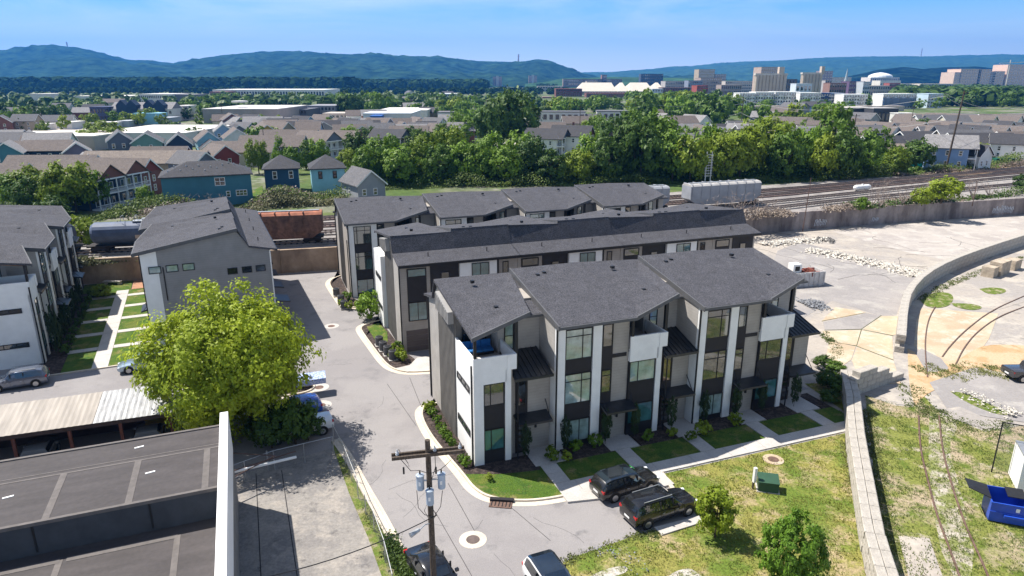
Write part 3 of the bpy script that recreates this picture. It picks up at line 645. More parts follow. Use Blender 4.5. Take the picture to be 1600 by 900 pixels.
# ---------------------------------------------------------------- carport shed with corrugated roof
e0=gp(-60,690,2.9); e1=gp(292,640,2.9); h0=gp(-60,622,3.5); h1=gp(300,598,3.5)
SH=Frame(*e1,math.degrees(math.atan2(e1[1]-e0[1],e1[0]-e0[0]))); dsh=SH.l(*gp(160,612,3.5))[1]
sh=empty('carport_shed',*e1,0,R(SH.deg),'open carport shed with a long corrugated roof, half tan and half silver','shed')
def corr(name,x0,x1,m):
    g=MB(); n=int((x1-x0)/.19)
    vs=[];fs=[]
    for i in range(n+1):
        x=x0+(x1-x0)*i/n; z=.009 if i%2 else -.009
        vs+=[(x,-.1,2.9+z),(x,dsh,3.5+z)]
        if i: fs.append((2*i-2,2*i,2*i+1,2*i-1))
    g.add(vs,fs); g.obj(name,m,sh,recalc=False)
xs=SH.l(*gp(143,664,2.9))[0]
corr('roof_sheet',-26,xs,mat('tan_corrugated_metal',(.33,.29,.25),.6,.2,.7,stretch=(3,.4,1))); corr('roof_sheet',xs+.02,0,mat('silver_corrugated_metal',(.34,.335,.33),.45,.3,1.6,metal=.35,stretch=(5,.5,1),fine=7))
MB().box(-26,0,-.05,.1,2.55,2.82).obj('beam',mat('brown_beam',(.06,.04,.035),.8,.2,2),sh); MB().box(-26,0,dsh-.15,dsh,0,3.4).obj('back_wall',MATS['brown_beam'],sh)
for x in (-1.2,-4.6,-7.9,-11.4,-15): MB().box(x-.11,x+.11,-.02,.18,0,2.6).obj('post',mat('rust_post',(.13,.05,.035),.8,.2,2),sh)
# ---------------------------------------------------------------- cars
tyre=mat('tyre_rubber',(.02,.02,.02),.85,.1,2); rimm=mat('alloy_rim',(.45,.45,.46),.3,.1,2,metal=.8); cglass=glassmat('car_glass',(.015,.02,.025),.03)
redl=mat('red_tail_light',(.45,.015,.015),.25,.1,2); lamp=mat('clear_headlight',(.7,.72,.75),.15,.05,2)
def paint(n,c,metal=.25): return mat('paint_'+n,c,.25,.04,1,spec=.6,coat=.8,metal=metal)
def car(name,x,y,rz,m,label,cat='car',Lc=4.8,W=1.88,Hc=1.68,kind='suv',roofm=None,z=0,group=None,detail=True,rails=False):
    root=empty(name,x,y,z,R(rz),label,cat,group)
    h=Lc/2; belt=Hc*.60
    # stations along x from rear(-h) to front(h): (x, bottom, belt, roof, widthfactor, cabin width)
    if kind=='suv': S=[(-h,.45,.72,.78,.84,.8),(-h+.06,.32,belt+.02,belt+.12,.93,.76),(-h+.35,.28,belt+.03,Hc-.12,.98,.74),(-h+.75,.26,belt+.03,Hc,1,.75),(-.2,.25,belt,Hc+.01,1,.76),(.45,.25,belt,Hc-.07,1,.74),(h-1.45,.25,belt-.02,belt+.1,1,.74),(h-1.3,.25,belt-.04,belt+.0,1,.8),(h-.6,.27,belt-.1,belt-.05,.97,.8),(h-.15,.3,belt-.22,belt-.17,.88,.7),(h,.42,.6,.64,.72,.6)]
    elif kind=='sedan': S=[(-h,.45,.75,.8,.8,.7),(-h+.08,.32,belt+.02,belt+.06,.92,.76),(-h+.75,.27,belt+.06,belt+.12,.98,.76),(-h+1.45,.25,belt+.02,Hc-.04,1,.72),(-.15,.24,belt,Hc,1,.73),(.45,.24,belt,Hc-.08,1,.72),(h-1.5,.24,belt-.02,belt+.07,1,.74),(h-1.35,.24,belt-.04,belt+.0,1,.8),(h-.6,.26,belt-.1,belt-.05,.97,.8),(h-.15,.3,belt-.22,belt-.17,.88,.7),(h,.42,.55,.6,.72,.6)]
    else: S=[(-h,.5,.9,.95,.9,.9),(-h+.05,.45,1.1,1.14,.95,.93),(-.8,.4,1.1,1.14,1,.93),(-.72,.4,1.12,Hc-.1,1,.78),(-.5,.4,1.12,Hc,1,.78),(.5,.4,1.12,Hc-.04,1,.78),(1.15,.4,1.1,1.18,1,.78),(1.3,.4,1.08,1.14,1,.85),(h-.3,.42,1.0,1.05,.96,.85),(h-.05,.45,.85,.9,.88,.8),(h,.5,.7,.72,.8,.7)]
    w2=W/2; b=MB(); rings=[]
    for (sx,zb,zl,zr_,wf,cw) in S:
        a=w2*wf; c=w2*cw
        rings.append([(sx,-a*.9,zb),(sx,-a,zb+.14),(sx,-a,(zb+zl)/2+.08),(sx,-a*.97,zl),(sx,-c,zr_-.05),(sx,-c*.8,zr_),(sx,c*.8,zr_),(sx,c,zr_-.05),(sx,a*.97,zl),(sx,a,(zb+zl)/2+.08),(sx,a,zb+.14),(sx,a*.9,zb)])
    n=12; vs=[p for r in rings for p in r]; fs=[]
    for i in range(len(rings)-1):
        for k in range(n): fs.append((i*n+k,i*n+(k+1)%n,(i+1)*n+(k+1)%n,(i+1)*n+k))
    fs+=[tuple(range(n)),tuple(range((len(rings)-1)*n,len(rings)*n))]
    b.add(vs,fs); b.smooth=True; bo=b.obj('body',m,root)
    bo.data.polygons.foreach_set('use_smooth',[True]*len(bo.data.polygons))
    md=bo.modifiers.new('edge','EDGE_SPLIT'); md.split_angle=R(38)
    # glass: side bands, windscreen, rear window, proud of the shell
    cab=[i for i in range(len(S)-1) if S[i][3]-S[i][2]>.25 and S[i+1][3]-S[i+1][2]>.25]
    i0,i1=cab[0],cab[-1]+1
    for sgn in (-1,1):
        g=MB()
        def pt(i,t):
            a=Vector(rings[i][3 if sgn<0 else 8]); c=Vector(rings[i][4 if sgn<0 else 7]); q=a.lerp(c,t); q.y+=sgn*.012; return q
        for i in range(i0,i1): g.add([pt(i,.1),pt(i+1,.1),pt(i+1,.88),pt(i,.88)],[(0,1,2,3)])
        ex=i1+1
        if kind!='x': g.add([pt(i1,.1),pt(i1+1,.3),pt(i1,.88)],[(0,1,2)])
        g.obj('side_window',cglass,root,recalc=False)
    def topq(i,j,t0,t1,nm):
        g=MB(); a=Vector(rings[i][5]);b_=Vector(rings[i][6]);c=Vector(rings[j][6]);d=Vector(rings[j][5]); up=Vector((0,0,.014)); k=.04
        A=a.lerp(d,t0);B=b_.lerp(c,t0);Cc=b_.lerp(c,t1);D=a.lerp(d,t1); dd=Vector((.014 if i>j or nm=='windscreen' else -.014,0,.014))
        g.add([A+dd,B+dd,Cc+dd,D+dd],[(0,1,2,3)]); g.obj(nm,cglass,root,recalc=False)
    topq(i1,i1+1,.06,.92,'windscreen')
    if kind=='suv': topq(2,1,.12,.95,'rear_window')
    elif kind=='sedan': topq(3,2,.1,.9,'rear_window')
    if roofm:
        g=MB(); 
        for i in range(i0,i1): g.add([Vector(rings[i][4])+Vector((0,0,.01)),Vector(rings[i][5])+Vector((0,0,.012)),Vector(rings[i][6])+Vector((0,0,.012)),Vector(rings[i][7])+Vector((0,0,.01)),Vector(rings[i+1][7])+Vector((0,0,.01)),Vector(rings[i+1][6])+Vector((0,0,.012)),Vector(rings[i+1][5])+Vector((0,0,.012)),Vector(rings[i+1][4])+Vector((0,0,.01))],[(0,1,6,7),(1,2,5,6),(2,3,4,5)])
        g.obj('roof_panel',roofm,root,recalc=False)
    for sx in (-h+.95,h-.95):
        for sy in (-1,1):
            t=MB(); y0=sy*(w2-.12); r=.36
            t.tube([(sx,y0-.12,r),(sx,y0-.08,r),(sx,y0+.1,r),(sx,y0+.135,r)],[r-.04,r,r,r-.04],18); to=t.obj('wheel',tyre,root)
            q=MB(); q.tube([(sx,y0+sy*.13,r),(sx,y0+sy*.145,r)],r*.62,10); q.obj('rim',rimm,to)
            a=MB(); a.tube([(sx,sy*(w2-.02),r+.02),(sx,sy*(w2+.012),r+.02)],r+.07,16); a.obj('wheel_arch',trimd,root)
            # tyre proud of arch
            t2=MB(); t2.tube([(sx,sy*(w2-.03),r),(sx,sy*(w2+.02),r)],[r,r-.01],18); t2.obj('tyre_face',tyre,to); q2=MB(); q2.tube([(sx,sy*(w2+.012),r),(sx,sy*(w2+.03),r)],r*.64,10); q2.obj('rim',rimm,to)
    for sy in (-1,1):
        MB().rbox(-h+.09,sy*w2*.80,.12,w2*.28,belt-.16,belt+.02).obj('tail_light',redl,root)
        MB().rbox(h-.16,sy*w2*.72,.2,w2*.26,belt-.34,belt-.2,-sy*.35).obj('headlight',lamp,root)
        MB().rbox(.75 if kind!='pickup' else 1.0,sy*(w2+.1),.16,.2,belt+.0,belt+.16).obj('mirror',m if roofm is None else roofm,root)
        if rails: MB().box(-h+.8,.4,sy*w2*.66-.02,sy*w2*.66+.02,Hc+.02,Hc+.06).obj('roof_rail',steel,root)
    if kind in('suv','sedan') and detail:
        for sy in (-1,1):
            for sx in (-.62,.42,1.42-.2):
                if abs(sx)<h-1.2: MB().box(sx,sx+.018,sy*w2-.01,sy*w2+.004,.42,belt-.12).obj('door_seam',trimd,root)
            for sx in (-.62,.38): MB().rbox(sx,sy*w2*.87,.07,.1,belt+.06,Hc-.12).obj('window_pillar',trimd,root)
            for sx in (-.55,.5): MB().rbox(sx+.14,sy*(w2+.012),.18,.025,belt-.2,belt-.17).obj('door_handle',steel,root)
    MB().box(-h-.012,-h+.03,-.26,.26,.6,.73).obj('licence_plate',white,root)
    MB().box(h-.02,h+.012,-.5,.5,.42,.6).obj('grille',trimd,root)
    return root
blk=paint('black',(.012,.012,.014)); blk2=paint('gloss_black',(.018,.017,.017)); wh=paint('white',(.78,.78,.78),0); slate=paint('slate_grey',(.16,.18,.23),.5); sky_b=paint('pale_blue_grey',(.33,.42,.52),.5)
car('parked_car',9.55,38.15,25.5,blk,'black minivan parked nose-in, nearer the camera of the two beside the sapling','minivan',5.1,1.95,1.72,rails=True)
c_=car('parked_car',7.75,40.9,26.5,blk2,'black suv with glass roof panel parked nose-in right beside the front walk','suv',4.8,1.88,1.66,roofm=cglass)
MB().slab([(.62,.2,1.53),(.92,.2,1.30),(.92,.55,1.30),(.62,.5,1.53)],.01).obj('green_painted_reflection',mat('painted_windscreen_reflection',(.04,.5,.10),.5,.05,2),c_)  # thin green plate standing in for a reflection in the windscreen
car('parked_car',-4.35,31.9,-60,blk,'black sedan parked below the utility pole at the bottom of the lane','sedan',4.8,1.9,1.46,kind='sedan')
car('parked_car',2.35,30.4,-67,wh,'white suv with gloss black roof cut off by the bottom edge of the picture','suv',4.9,1.98,1.78,roofm=glassmat('black_gloss_roof',(.01,.015,.022),.06))
car('parked_car',-45.4,57.6,205,slate,'slate grey suv parked in shade at the kerb below the white corner balcony','suv',4.8,1.9,1.68,rails=True)
car('parked_car',-36.0,61.6,207,sky_b,'pale blue-grey hatchback half hidden by the left side of the large lime-green tree','hatchback',4.4,1.8,1.55)
car('pickup_truck',-17.0,48.6,206,wh,'white pickup truck with covered bed parked under the large tree','pickup',5.4,1.95,1.85,kind='pickup')
bp=paint('royal_blue',(.02,.09,.45),.1)
car('parked_car',-18.2,51.9,206,bp,'royal blue car under the large tree behind the white pickup','car',4.3,1.8,1.55)
tl=MB(); tl.slab([(-19.0,55.0,1.6),(-16.6,55.9,1.6),(-17.0,57.2,1.75),(-19.4,56.3,1.75)],.5); tag(tl.obj('tarp_covered_trailer',mat('blue_white_tarp',(.10,.18,.45),.6,.3,7,c2=(.6,.65,.8))),'small trailer under a blue and white tarpaulin beside the planted island','trailer')
for q,(px,py) in enumerate(((30,712),(208,682))):
    x,y=gp(px,py,1.2); car('parked_car',x+.6,y+1.0,SH.deg+90,paint('dull_grey',(.20,.21,.22)),['grey pickup cab in shade under the left end of the carport shed','grey pickup cab in shade under the silver part of the carport shed'][q],'car',4.8,1.85,1.55,kind='pickup')
yb=gp(212,668,1.5); MB().rbox(0,0,1.8,.5,0,1.9,R(22)).obj('x',mat('yellow_panel',(.50,.33,.03),.6,.1,2)); o=bpy.data.objects['x']; o.name='yellow_cabinet'; o.location=(yb[0]+.3,yb[1]+2.6,0); tag(o,'yellow cabinet standing in the shade at the back of the carport shed','cabinet')
# ---------------------------------------------------------------- utility pole
up=empty('utility_pole',-3.98,29,0,0,'wooden utility pole with double crossarm and three grey transformers beside the lane','utility pole')
p=MB(); p.tube([(0,0,0),(-.02,0,5.5),(-.05,0,10.6)],[.17,.15,.125],12); p.obj('pole',wood,up)
a=R(12)
for dy in (-.17,.17):
    m=MB(); m.rbox(-.02,0,3.5,.11,9.82,9.98,a); o=m.obj('crossarm',wood,up); o.location=(-dy*math.sin(a),dy*math.cos(a),(.0 if dy<0 else .0))
for q in (-1.5,.28,1.5):
    m=MB(); x,y=q*math.cos(a),q*math.sin(a); m.lathe(x,y,[(.05,9.96),(.09,10.0),(.05,10.06),(.09,10.1),(.05,10.15),(.02,10.28)],8); m.obj('insulator',mat('grey_porcelain',(.45,.46,.48),.3,.1,2),up)
tg=mat('grey_transformer_paint',(.36,.42,.50),.45,.08,1)
for x,y,z in ((-.48,.0,7.9),(.55,.05,7.95),(.02,-.42,7.35)):
    m=MB(); m.lathe(x,y,[(.17,z),(.19,z+.04),(.19,z+.72),(.21,z+.74),(.21,z+.8),(.1,z+.86)],14); t_=m.obj('transformer',tg,up)
    b=MB(); b.tube([(x,y,z+.84),(x,y,z+1.05)],[.05,.025],6); b.obj('bushing',trimd,t_); b=MB(); b.tube([(x,y,z+.5),(0,0,z+.5)],.04,5); b.obj('bracket',steel,t_)
    MB().rbox(x,y-.195,.1,.02,z+.3,z+.5).obj('marker_plate',white,t_)
m=MB(); m.tube([(0,0,6.0),(-.3,-.3,6.1),(-.6,-.6,5.95)],.03,5); m.obj('lamp_arm',steel,up); m=MB(); m.tube([(-.55,-.5,5.98),(-.95,-.85,5.9)],[.1,.14],8); m.obj('street_lamp_head',steel,up)
for pts in (((-1.5,-.25,9.95),(-.9,-.1,9.0),(-.5,0,8.95)),((-1.5,.25,9.95),(-1.05,.1,9.3),(-1.0,.1,9.1)),((1.5,.25,9.95),(.8,.1,9.2),(.55,.05,9.0)),((-.5,0,8.95),(0,.1,8.7),(.55,.05,9.0)),((.28,.05,9.95),(.3,-.1,9.2),(.05,-.4,8.4)),((-.65,-.1,7.9),(-.6,-.2,7.0),(-.3,-.2,6.6),(.1,-.2,6.5)),((.6,-.1,7.9),(.5,-.25,7.1),(.2,-.25,6.6)),((.1,-.55,7.3),(.3,-.5,6.8),(.15,-.2,6.4)),((-.1,-.3,7.4),(-.3,-.3,6.9),(-.15,-.25,6.5))):
    m=MB(); m.tube([Vector(q) for q in pts],.016,4); m.obj('jumper_wire',trimd,up)
for q in ((-1.2,-.3,8.95),(.35,-.35,9.0)): m=MB(); m.tube([(q[0],q[1],q[2]),(q[0],q[1],q[2]+.35)],.045,6); m.obj('fuse_cutout',trimd,up)
def wire(pts,r,label,sag=1.0,name='power_line',group='power lines',m=trimd):
    a,b=Vector(pts[0]),Vector(pts[1]); q=[a.lerp(b,t/14)-Vector((0,0,4*sag*(t/14)*(1-t/14))) for t in range(15)]
    w_=MB(); w_.tube(q,r,4); return tag(w_.obj(name,m),label,'cable',group)
wx=gp(380,930,.5)
wire(((-3.7,29,6.45),(-14.2,22.5,7.4)),.025,'black service cable running from the pole with transformers down to the left roof',.8)
# ---------------------------------------------------------------- chain-link fences
meshm=bpy.data.materials.new('chain_link_mesh'); meshm.use_nodes=True; _n=meshm.node_tree.nodes; _l=meshm.node_tree.links.new
_t=_n.new('ShaderNodeTexCoord'); _m=_n.new('ShaderNodeMapping'); _m.inputs['Rotation'].default_value=(0,R(45),0); _m.inputs['Scale'].default_value=(12,0,12)
_c=_n.new('ShaderNodeTexChecker'); _l(_t.outputs['Object'],_m.inputs[0]); _tr=_n.new('ShaderNodeBsdfTransparent'); _mx=_n.new('ShaderNodeMixShader'); _mx.inputs[0].default_value=.16
_n['Principled BSDF'].inputs['Base Color'].default_value=(.28,.28,.28,1); _l(_tr.outputs[0],_mx.inputs[1]); _l(_n['Principled BSDF'].outputs[0],_mx.inputs[2]); _l(_mx.outputs[0],_n['Material Output'].inputs['Surface'])
def chain(name,pts,h,step,label,rail=steel,r=.03):
    root=empty(name,*pts[0],0,0,label,'fence'); o=Vector((*pts[0],0)); d=0
    for a,b in zip(pts,pts[1:]):
        A=Vector((*a,0))-o; B=Vector((*b,0))-o; n=max(1,round((B-A).length/step))
        for i in range(n+1 if b==pts[-1] else n):
            q=A.lerp(B,i/n); m=MB(); m.tube([q,q+Vector((0,0,h))],r,6); m.obj('post',rail,root)
        m=MB(); m.tube([A+Vector((0,0,h)),B+Vector((0,0,h))],r*.8,5); m.obj('top_rail',rail,root)
        m=MB(); m.poly([A+Vector((0,0,.05)),B+Vector((0,0,.05)),B+Vector((0,0,h)),A+Vector((0,0,h))]); m.obj('mesh_panel',meshm,root,recalc=False)
    return root
chain('chain_link_fence',P((522,692),(540,728),(560,780),(585,832),(602,880),(615,935)),1.6,2.6,'sagging chain-link fence between the fenced yard and the lane kerb')
chain('chain_link_fence',P((338,770),(430,735),(522,712)),1.6,2.4,'chain-link fence crossing the yard in the shade of the large tree')
chain('chain_link_fence',P((1549,738),(1590,746),(1700,760)),4.0,2.2,'tall black chain-link fence at the right edge behind the blue dumpster',trimd,.05)
gt=MB()
for a,b,r in (((345,742,1.4),(462,705,1.4),.05),((365,708,1.7),(430,712,1.7),.04),((352,752,1.5),(430,712,1.7),.05)):
    p0=(*gp(a[0],a[1],a[2]),a[2]); p1=(*gp(b[0],b[1],b[2]),b[2]); gt.tube([p0,p1],r,6)
ga=gt.obj('gate_frame',mat('brown_gate_steel',(.10,.06,.05),.7,.2,2)); 
g2=MB(); g2.tube([(*gp(345,742,1.3),1.3),(*gp(463,714,1.3),1.3)],.1,8); g2.obj('white_tube',white,ga); g2=MB(); g2.tube([(*gp(347,742,0),0),(*gp(347,742,0),1.9)],.08,6); g2.tube([(*gp(420,735,0),0),(*gp(420,735,0),1.6)],.06,6); g2.obj('post',steel,ga)
tag(ga,'brown steel cantilever gate with a white tube sticking out from the white parapet','gate'); ga['kind_note']=''; del ga['kind_note']
# ---------------------------------------------------------------- small street things
def disc(name,x,y,r,ri,label,z=K,c1=walk,c2=rust,cat='manhole',g=None):
    m=MB(); m.cyl(x,y,0,z+.012,r,24); o=m.obj(name,c1); m=MB(); m.cyl(x,y,0,z+.022,ri,20); m.obj('lid',c2,o); return tag(o,label,cat,g)
disc('manhole',-2.4,35.6,.85,.42,'round manhole in a pale concrete ring in the lane below the front lawn',c1=curbm,c2=mat('iron_lid',(.12,.09,.08),.7,.2,3))
disc('manhole',-17.7,57.3,.9,.4,'pale manhole ring in the lane just right of the planted island',c1=walk); disc('manhole',-16.6,53.7,.95,.4,'pale concrete manhole ring beside the white pickup',c1=walk)
disc('manhole',-20.7,73.6,.85,.4,'manhole ring in the lane at the edge of the dark building shadow',c1=walk); disc('manhole',19.4,44.8,.75,.4,'brown manhole lid in a sandy ring in the patchy grass field',z=.05,c1=sandy)
m=MB(); m.rbox(-.75,39.2,1.5,.75,0,.06,R(-8)); o=m.obj('storm_drain',rust); m=MB(); m.rbox(-.68,39.62,1.6,.3,.0,.2,R(-6)); m.obj('inlet_hood',char,o)
for q in range(6): MB().rbox(-1.35+q*.24,39.28-q*.034,.06,.5,.06,.075,R(-8)).obj('grate_bar',trimd,o)
tag(o,'rusty storm drain grate set in the kerb of the front lawn','storm drain')
gbx=empty('transformer_box',17.6,41.0,0,R(-13),'green metal pad transformer box in the patchy grass field','utility box'); gm=mat('dark_green_enamel',(.035,.085,.05),.5,.1,2)
MB().box(-.75,.75,-.55,.55,0,.08).obj('pad',walk,gbx); MB().box(-.65,.65,-.5,.45,.08,.75).obj('cabinet',gm,gbx); MB().prism([(-.68,-.53),(.68,-.53),(.68,.5),(-.68,.5)],.75,[.8,.8,1.0,1.0]).obj('lid',gm,gbx)
ps=empty('meter_pedestal',16.6,41.05,0,.3,'slim white meter pedestal on a wooden stake beside the green box','meter post'); MB().box(-.05,.05,-.05,.05,0,1.1).obj('stake',wood,ps); MB().box(-.1,.1,-.18,.02,.6,1.7).obj('meter_box',white,ps); m=MB(); m.tube([(.1,0,1.3),(.5,-.3,.3),(.7,-.5,.05)],.03,5); m.obj('conduit',steel,ps)
# air conditioners
def ac(x,y,z,label):
    r=empty('air_conditioner',x,y,z,.36,label,'air conditioner','air conditioning units along the lane'); MB().box(-.45,.45,-.45,.45,0,.08).obj('pad',walk,r)
    m=MB(); m.lathe(0,0,[(.40,.08),(.42,.12),(.42,.95),(.38,1.0)],12); m.obj('coil_cabinet',mat('condenser_grey',(.075,.075,.08),.6,.15,9,stretch=(1,1,6)),r); m=MB(); m.lathe(0,0,[(.3,1.0),(.3,1.03),(.06,1.05)],12); m.obj('fan_grille',trimd,r)
for i,(px,py) in enumerate(((593,541),(599,549),(606,556),(614,563))): ac(*gp(px,py),.1,'%s air conditioner counted from the far end beside the middle terrace'%nth(i))
for i,(px,py) in enumerate(((526,463),(533,474),(538,483))): ac(*gp(px,py),.1,'%s air conditioner counted from the far end beside the rear terrace'%nth(i))
# roll-off skip, dumpster, storage box, tank
ro=empty('roll_off_skip',39.5,90.3,0,R(14),'pale roll-off skip full of rusty scrap in the grey lot beyond the front terrace','skip')
pg=mat('dirty_white_steel',(.52,.50,.49),.6,.15,2); 
MB().box(-3.2,3.2,-1.2,1.2,0,.2).obj('floor',pg,ro)
for a in ((-3.2,3.2,-1.2,-1.1),(-3.2,3.2,1.1,1.2),(-3.2,-3.1,-1.1,1.1),(3.1,3.2,-1.1,1.1)): MB().box(a[0],a[1],a[2],a[3],.2,2.0).obj('side',pg,ro)
for q in range(9): MB().box(-3.1+q*.76,-3.0+q*.76,-1.28,-1.2,.1,1.95).obj('rib',pg,ro)
m=MB()
for q in range(60): 
    x,y=random.uniform(-2.9,2.9),random.uniform(-.95,.95); m.rbox(x,y,random.uniform(.3,.9),random.uniform(.1,.4),1.4,1.75+random.random()*.35,random.random()*3)
m.obj('scrap',mat('red_brown_scrap',(.20,.06,.04),.8,.4,4),ro,kind='stuff')
m=MB(); m.box(-1.6,-.3,-.7,.5,1.9,3.1); w_=m.obj('white_crate',white); w_.matrix_world=ro.matrix_basis.copy(); tag(w_,'white box-shaped appliance standing on the scrap in the pale skip','appliance'); MB().box(-1.3,-.6,-.74,-.7,2.2,2.8).obj('opening',trimd,w_)
db=mat('blue_dumpster_paint',(.02,.075,.45),.4,.1,1.5,coat=.3)
du=empty('dumpster',31.6,37.8,0,R(-20),'blue steel dumpster with black lids hanging open near the right edge','dumpster')
m=MB(); m.prism([(-1.0,-.75),(1.0,-.75),(1.0,.75),(-1.0,.75)],.12,.25)
for a in ((-1,1,-.78,-.72),(-1,1,.72,.78)): m.box(a[0],a[1],a[2],a[3],.12,[1.45,1.75][a[2]>0])
m.prism([(-1,-.72),(-.94,-.72),(-.94,.72),(-1,.72)],.12,[1.45,1.45,1.75,1.75]); m.prism([(.94,-.72),(1,-.72),(1,.72),(.94,.72)],.12,[1.45,1.45,1.75,1.75]); m.obj('body',db,du)
MB().box(-1.04,1.04,-.84,-.78,1.36,1.47).obj('rim',db,du); MB().box(-1.02,1.02,-.83,-.78,.75,.83).obj('rib',db,du); MB().box(-.25,1.0,-.98,-.78,.55,.72).obj('fork_pocket',db,du)
MB().box(.35,.55,-.795,-.78,1.0,1.25).obj('white_sticker',white,du); MB().rbox(1.008,0,.012,.34,.95,1.3).obj('emblem',mat('faded_white_emblem',(.5,.55,.7),.6,.3,12),du)
lidm=mat('black_plastic_lid',(.022,.022,.024),.5,.2,3,stretch=(1,8,1)); m=MB(); m.slab([(-.98,.74,1.80),(-2.2,.9,1.95),(-2.2,-.2,1.9),(-.98,-.5,1.58)],.05); m.obj('lid',lidm,du)
m=MB(); m.slab([(.0,-.1,1.66),(1.0,-.1,1.66),(1.0,.78,1.85),(.0,.78,1.85)],.05); m.obj('lid',lidm,du)
bx=empty('storage_box',36.2,41.4,0,R(-23),'white storage container with a small red and green logo at the right edge','container'); MB().box(-1.2,1.6,-1.2,1.2,.05,2.6).obj('body',white,bx); MB().box(-1.22,1.62,-1.22,1.22,2.6,2.68).obj('roof',steel,bx)
m=MB(); m.box(-.35,.25,-1.22,-1.2,1.75,2.0); m.obj('red_logo_bar',mat('logo_red',(.6,.03,.04),.5,.05,1),bx); m=MB(); m.box(-.25,.35,-1.225,-1.2,2.02,2.16); m.obj('green_logo_bar',mat('logo_green',(.03,.22,.10),.5,.05,1),bx); MB().box(-.7,.5,-1.22,-1.2,1.3,1.36).obj('lettering_line',trimd,bx)
tk=empty('propane_tank',78,152,UP,R(18),'white horizontal propane tank lying beside the tracks','tank'); m=MB(); m.smooth=True; m.tube([(-2.3,0,.75),(-2.1,0,.75),(-1.7,0,.75),(1.7,0,.75),(2.1,0,.75),(2.3,0,.75)],[.1,.45,.6,.6,.45,.1],14); m.obj('shell',white,tk)
for x in (-1.3,1.3): MB().box(x-.15,x+.15,-.4,.4,0,.3).obj('saddle',conc,tk)
m=MB(); m.cyl(0,0,1.3,1.5,.2,8); m.obj('valve_dome',white,tk)
pk=paint('dusty_black',(.05,.05,.055)); car('pickup_truck',*gp(1612,592),0,pk,'dark pickup cut off by the right edge beside the concrete lane','pickup',5,1.9,1.7,kind='pickup')
# rubble
stone=mat('pale_rubble_stone',(.52,.48,.42),.9,.3,2); gst=mat('grey_gravel',(.24,.245,.26),.9,.35,3)
def rock(mb,x,y,z,r):
    vs=[];n=[(1,0,0),(-1,0,0),(0,1,0),(0,-1,0),(0,0,1),(0,0,-1)]
    vs=[(x+a*r*random.uniform(.6,1.3),y+b*r*random.uniform(.6,1.3),z+c*r*random.uniform(.5,.9)) for a,b,c in n]
    mb.add(vs,[(0,2,4),(2,1,4),(1,3,4),(3,0,4),(2,0,5),(1,2,5),(3,1,5),(0,3,5)])
def rubble(name,line,wid,n,r,m):
    g=MB()
    for _ in range(n):
        i=random.randrange(len(line)-1); t=random.random(); a,b=line[i],line[i+1]; s=random.gauss(0,1)*wid*.4; x=a[0]+(b[0]-a[0])*t; y=a[1]+(b[1]-a[1])*t
        d=Vector((b[0]-a[0],b[1]-a[1])).normalized(); rock(g,x-d.y*s,y+d.x*s,random.uniform(0,max(.02,.5*(1-abs(s)/wid))),random.uniform(.4,1.3)*r)
    return g.obj(name,m,recalc=False,kind='stuff')
rubble('stone_rubble',P((1195,384),(1240,378),(1292,375)),2.2,420,.32,stone); rubble('stone_rubble',P((1262,391),(1330,404),(1400,420),(1440,432)),2.6,800,.32,stone); rubble('dark_rubble',P((1272,376),(1300,377)),1.6,60,.45,mat('dark_rubble_stone',(.14,.13,.12),.9,.3,2)); rubble('gravel_pile',P((1258,478),(1285,476)),2.6,600,.14,gst)
rubble('stone_rubble',P((915,868),(960,862),(985,880),(1010,895)),1.2,60,.07,gst); rubble('stone_rubble',P((1500,612),(1560,640),(1590,652)),1.5,200,.12,stone)
rc_=random.Random(8); bx_=[]
for _ in range(26): px_,py_=rc_.uniform(1230,1580),rc_.uniform(355,440); bx_.append((*gp(px_,py_),rc_.uniform(0,6.2),rc_.uniform(4,14)))
cracks('lot_cracks',bx_,mat('crack_dark',(.15,.14,.13),.95,.3,3),.03,.035)
bx_=[]
for _ in range(30): px_,py_=rc_.choice([(rc_.uniform(430,640),rc_.uniform(440,640)),(rc_.uniform(620,880),rc_.uniform(700,880)),(rc_.uniform(380,560),rc_.uniform(740,890))]); bx_.append((*gp(px_,py_),rc_.uniform(0,6.2),rc_.uniform(2,6)))
cracks('street_cracks',bx_,mat('crack_sealer',(.12,.115,.115),.9,.3,3),K+.005,.012,5)
# big concrete cubes by the curved wall
rb_=mat('rough_concrete_block',(.40,.33,.25),.95,.25,1.2,bump=.8,bscale=6)
for i,(px,py,l,hh) in enumerate(((1545,432,1.6,1.5),(1560,428,3.2,2.0),(1580,420,2.4,1.5))):
    x,y=gp(px,py); m=MB(); m.rbox(x,y,l,1.6,0,hh,R(36)); tag(m.obj('concrete_block',rb_),['smallest of the three rough tan blocks in front of the curved block wall','largest rough tan block, middle of the three before the curved block wall','rightmost of the three rough tan blocks in front of the curved block wall'][i],'block')
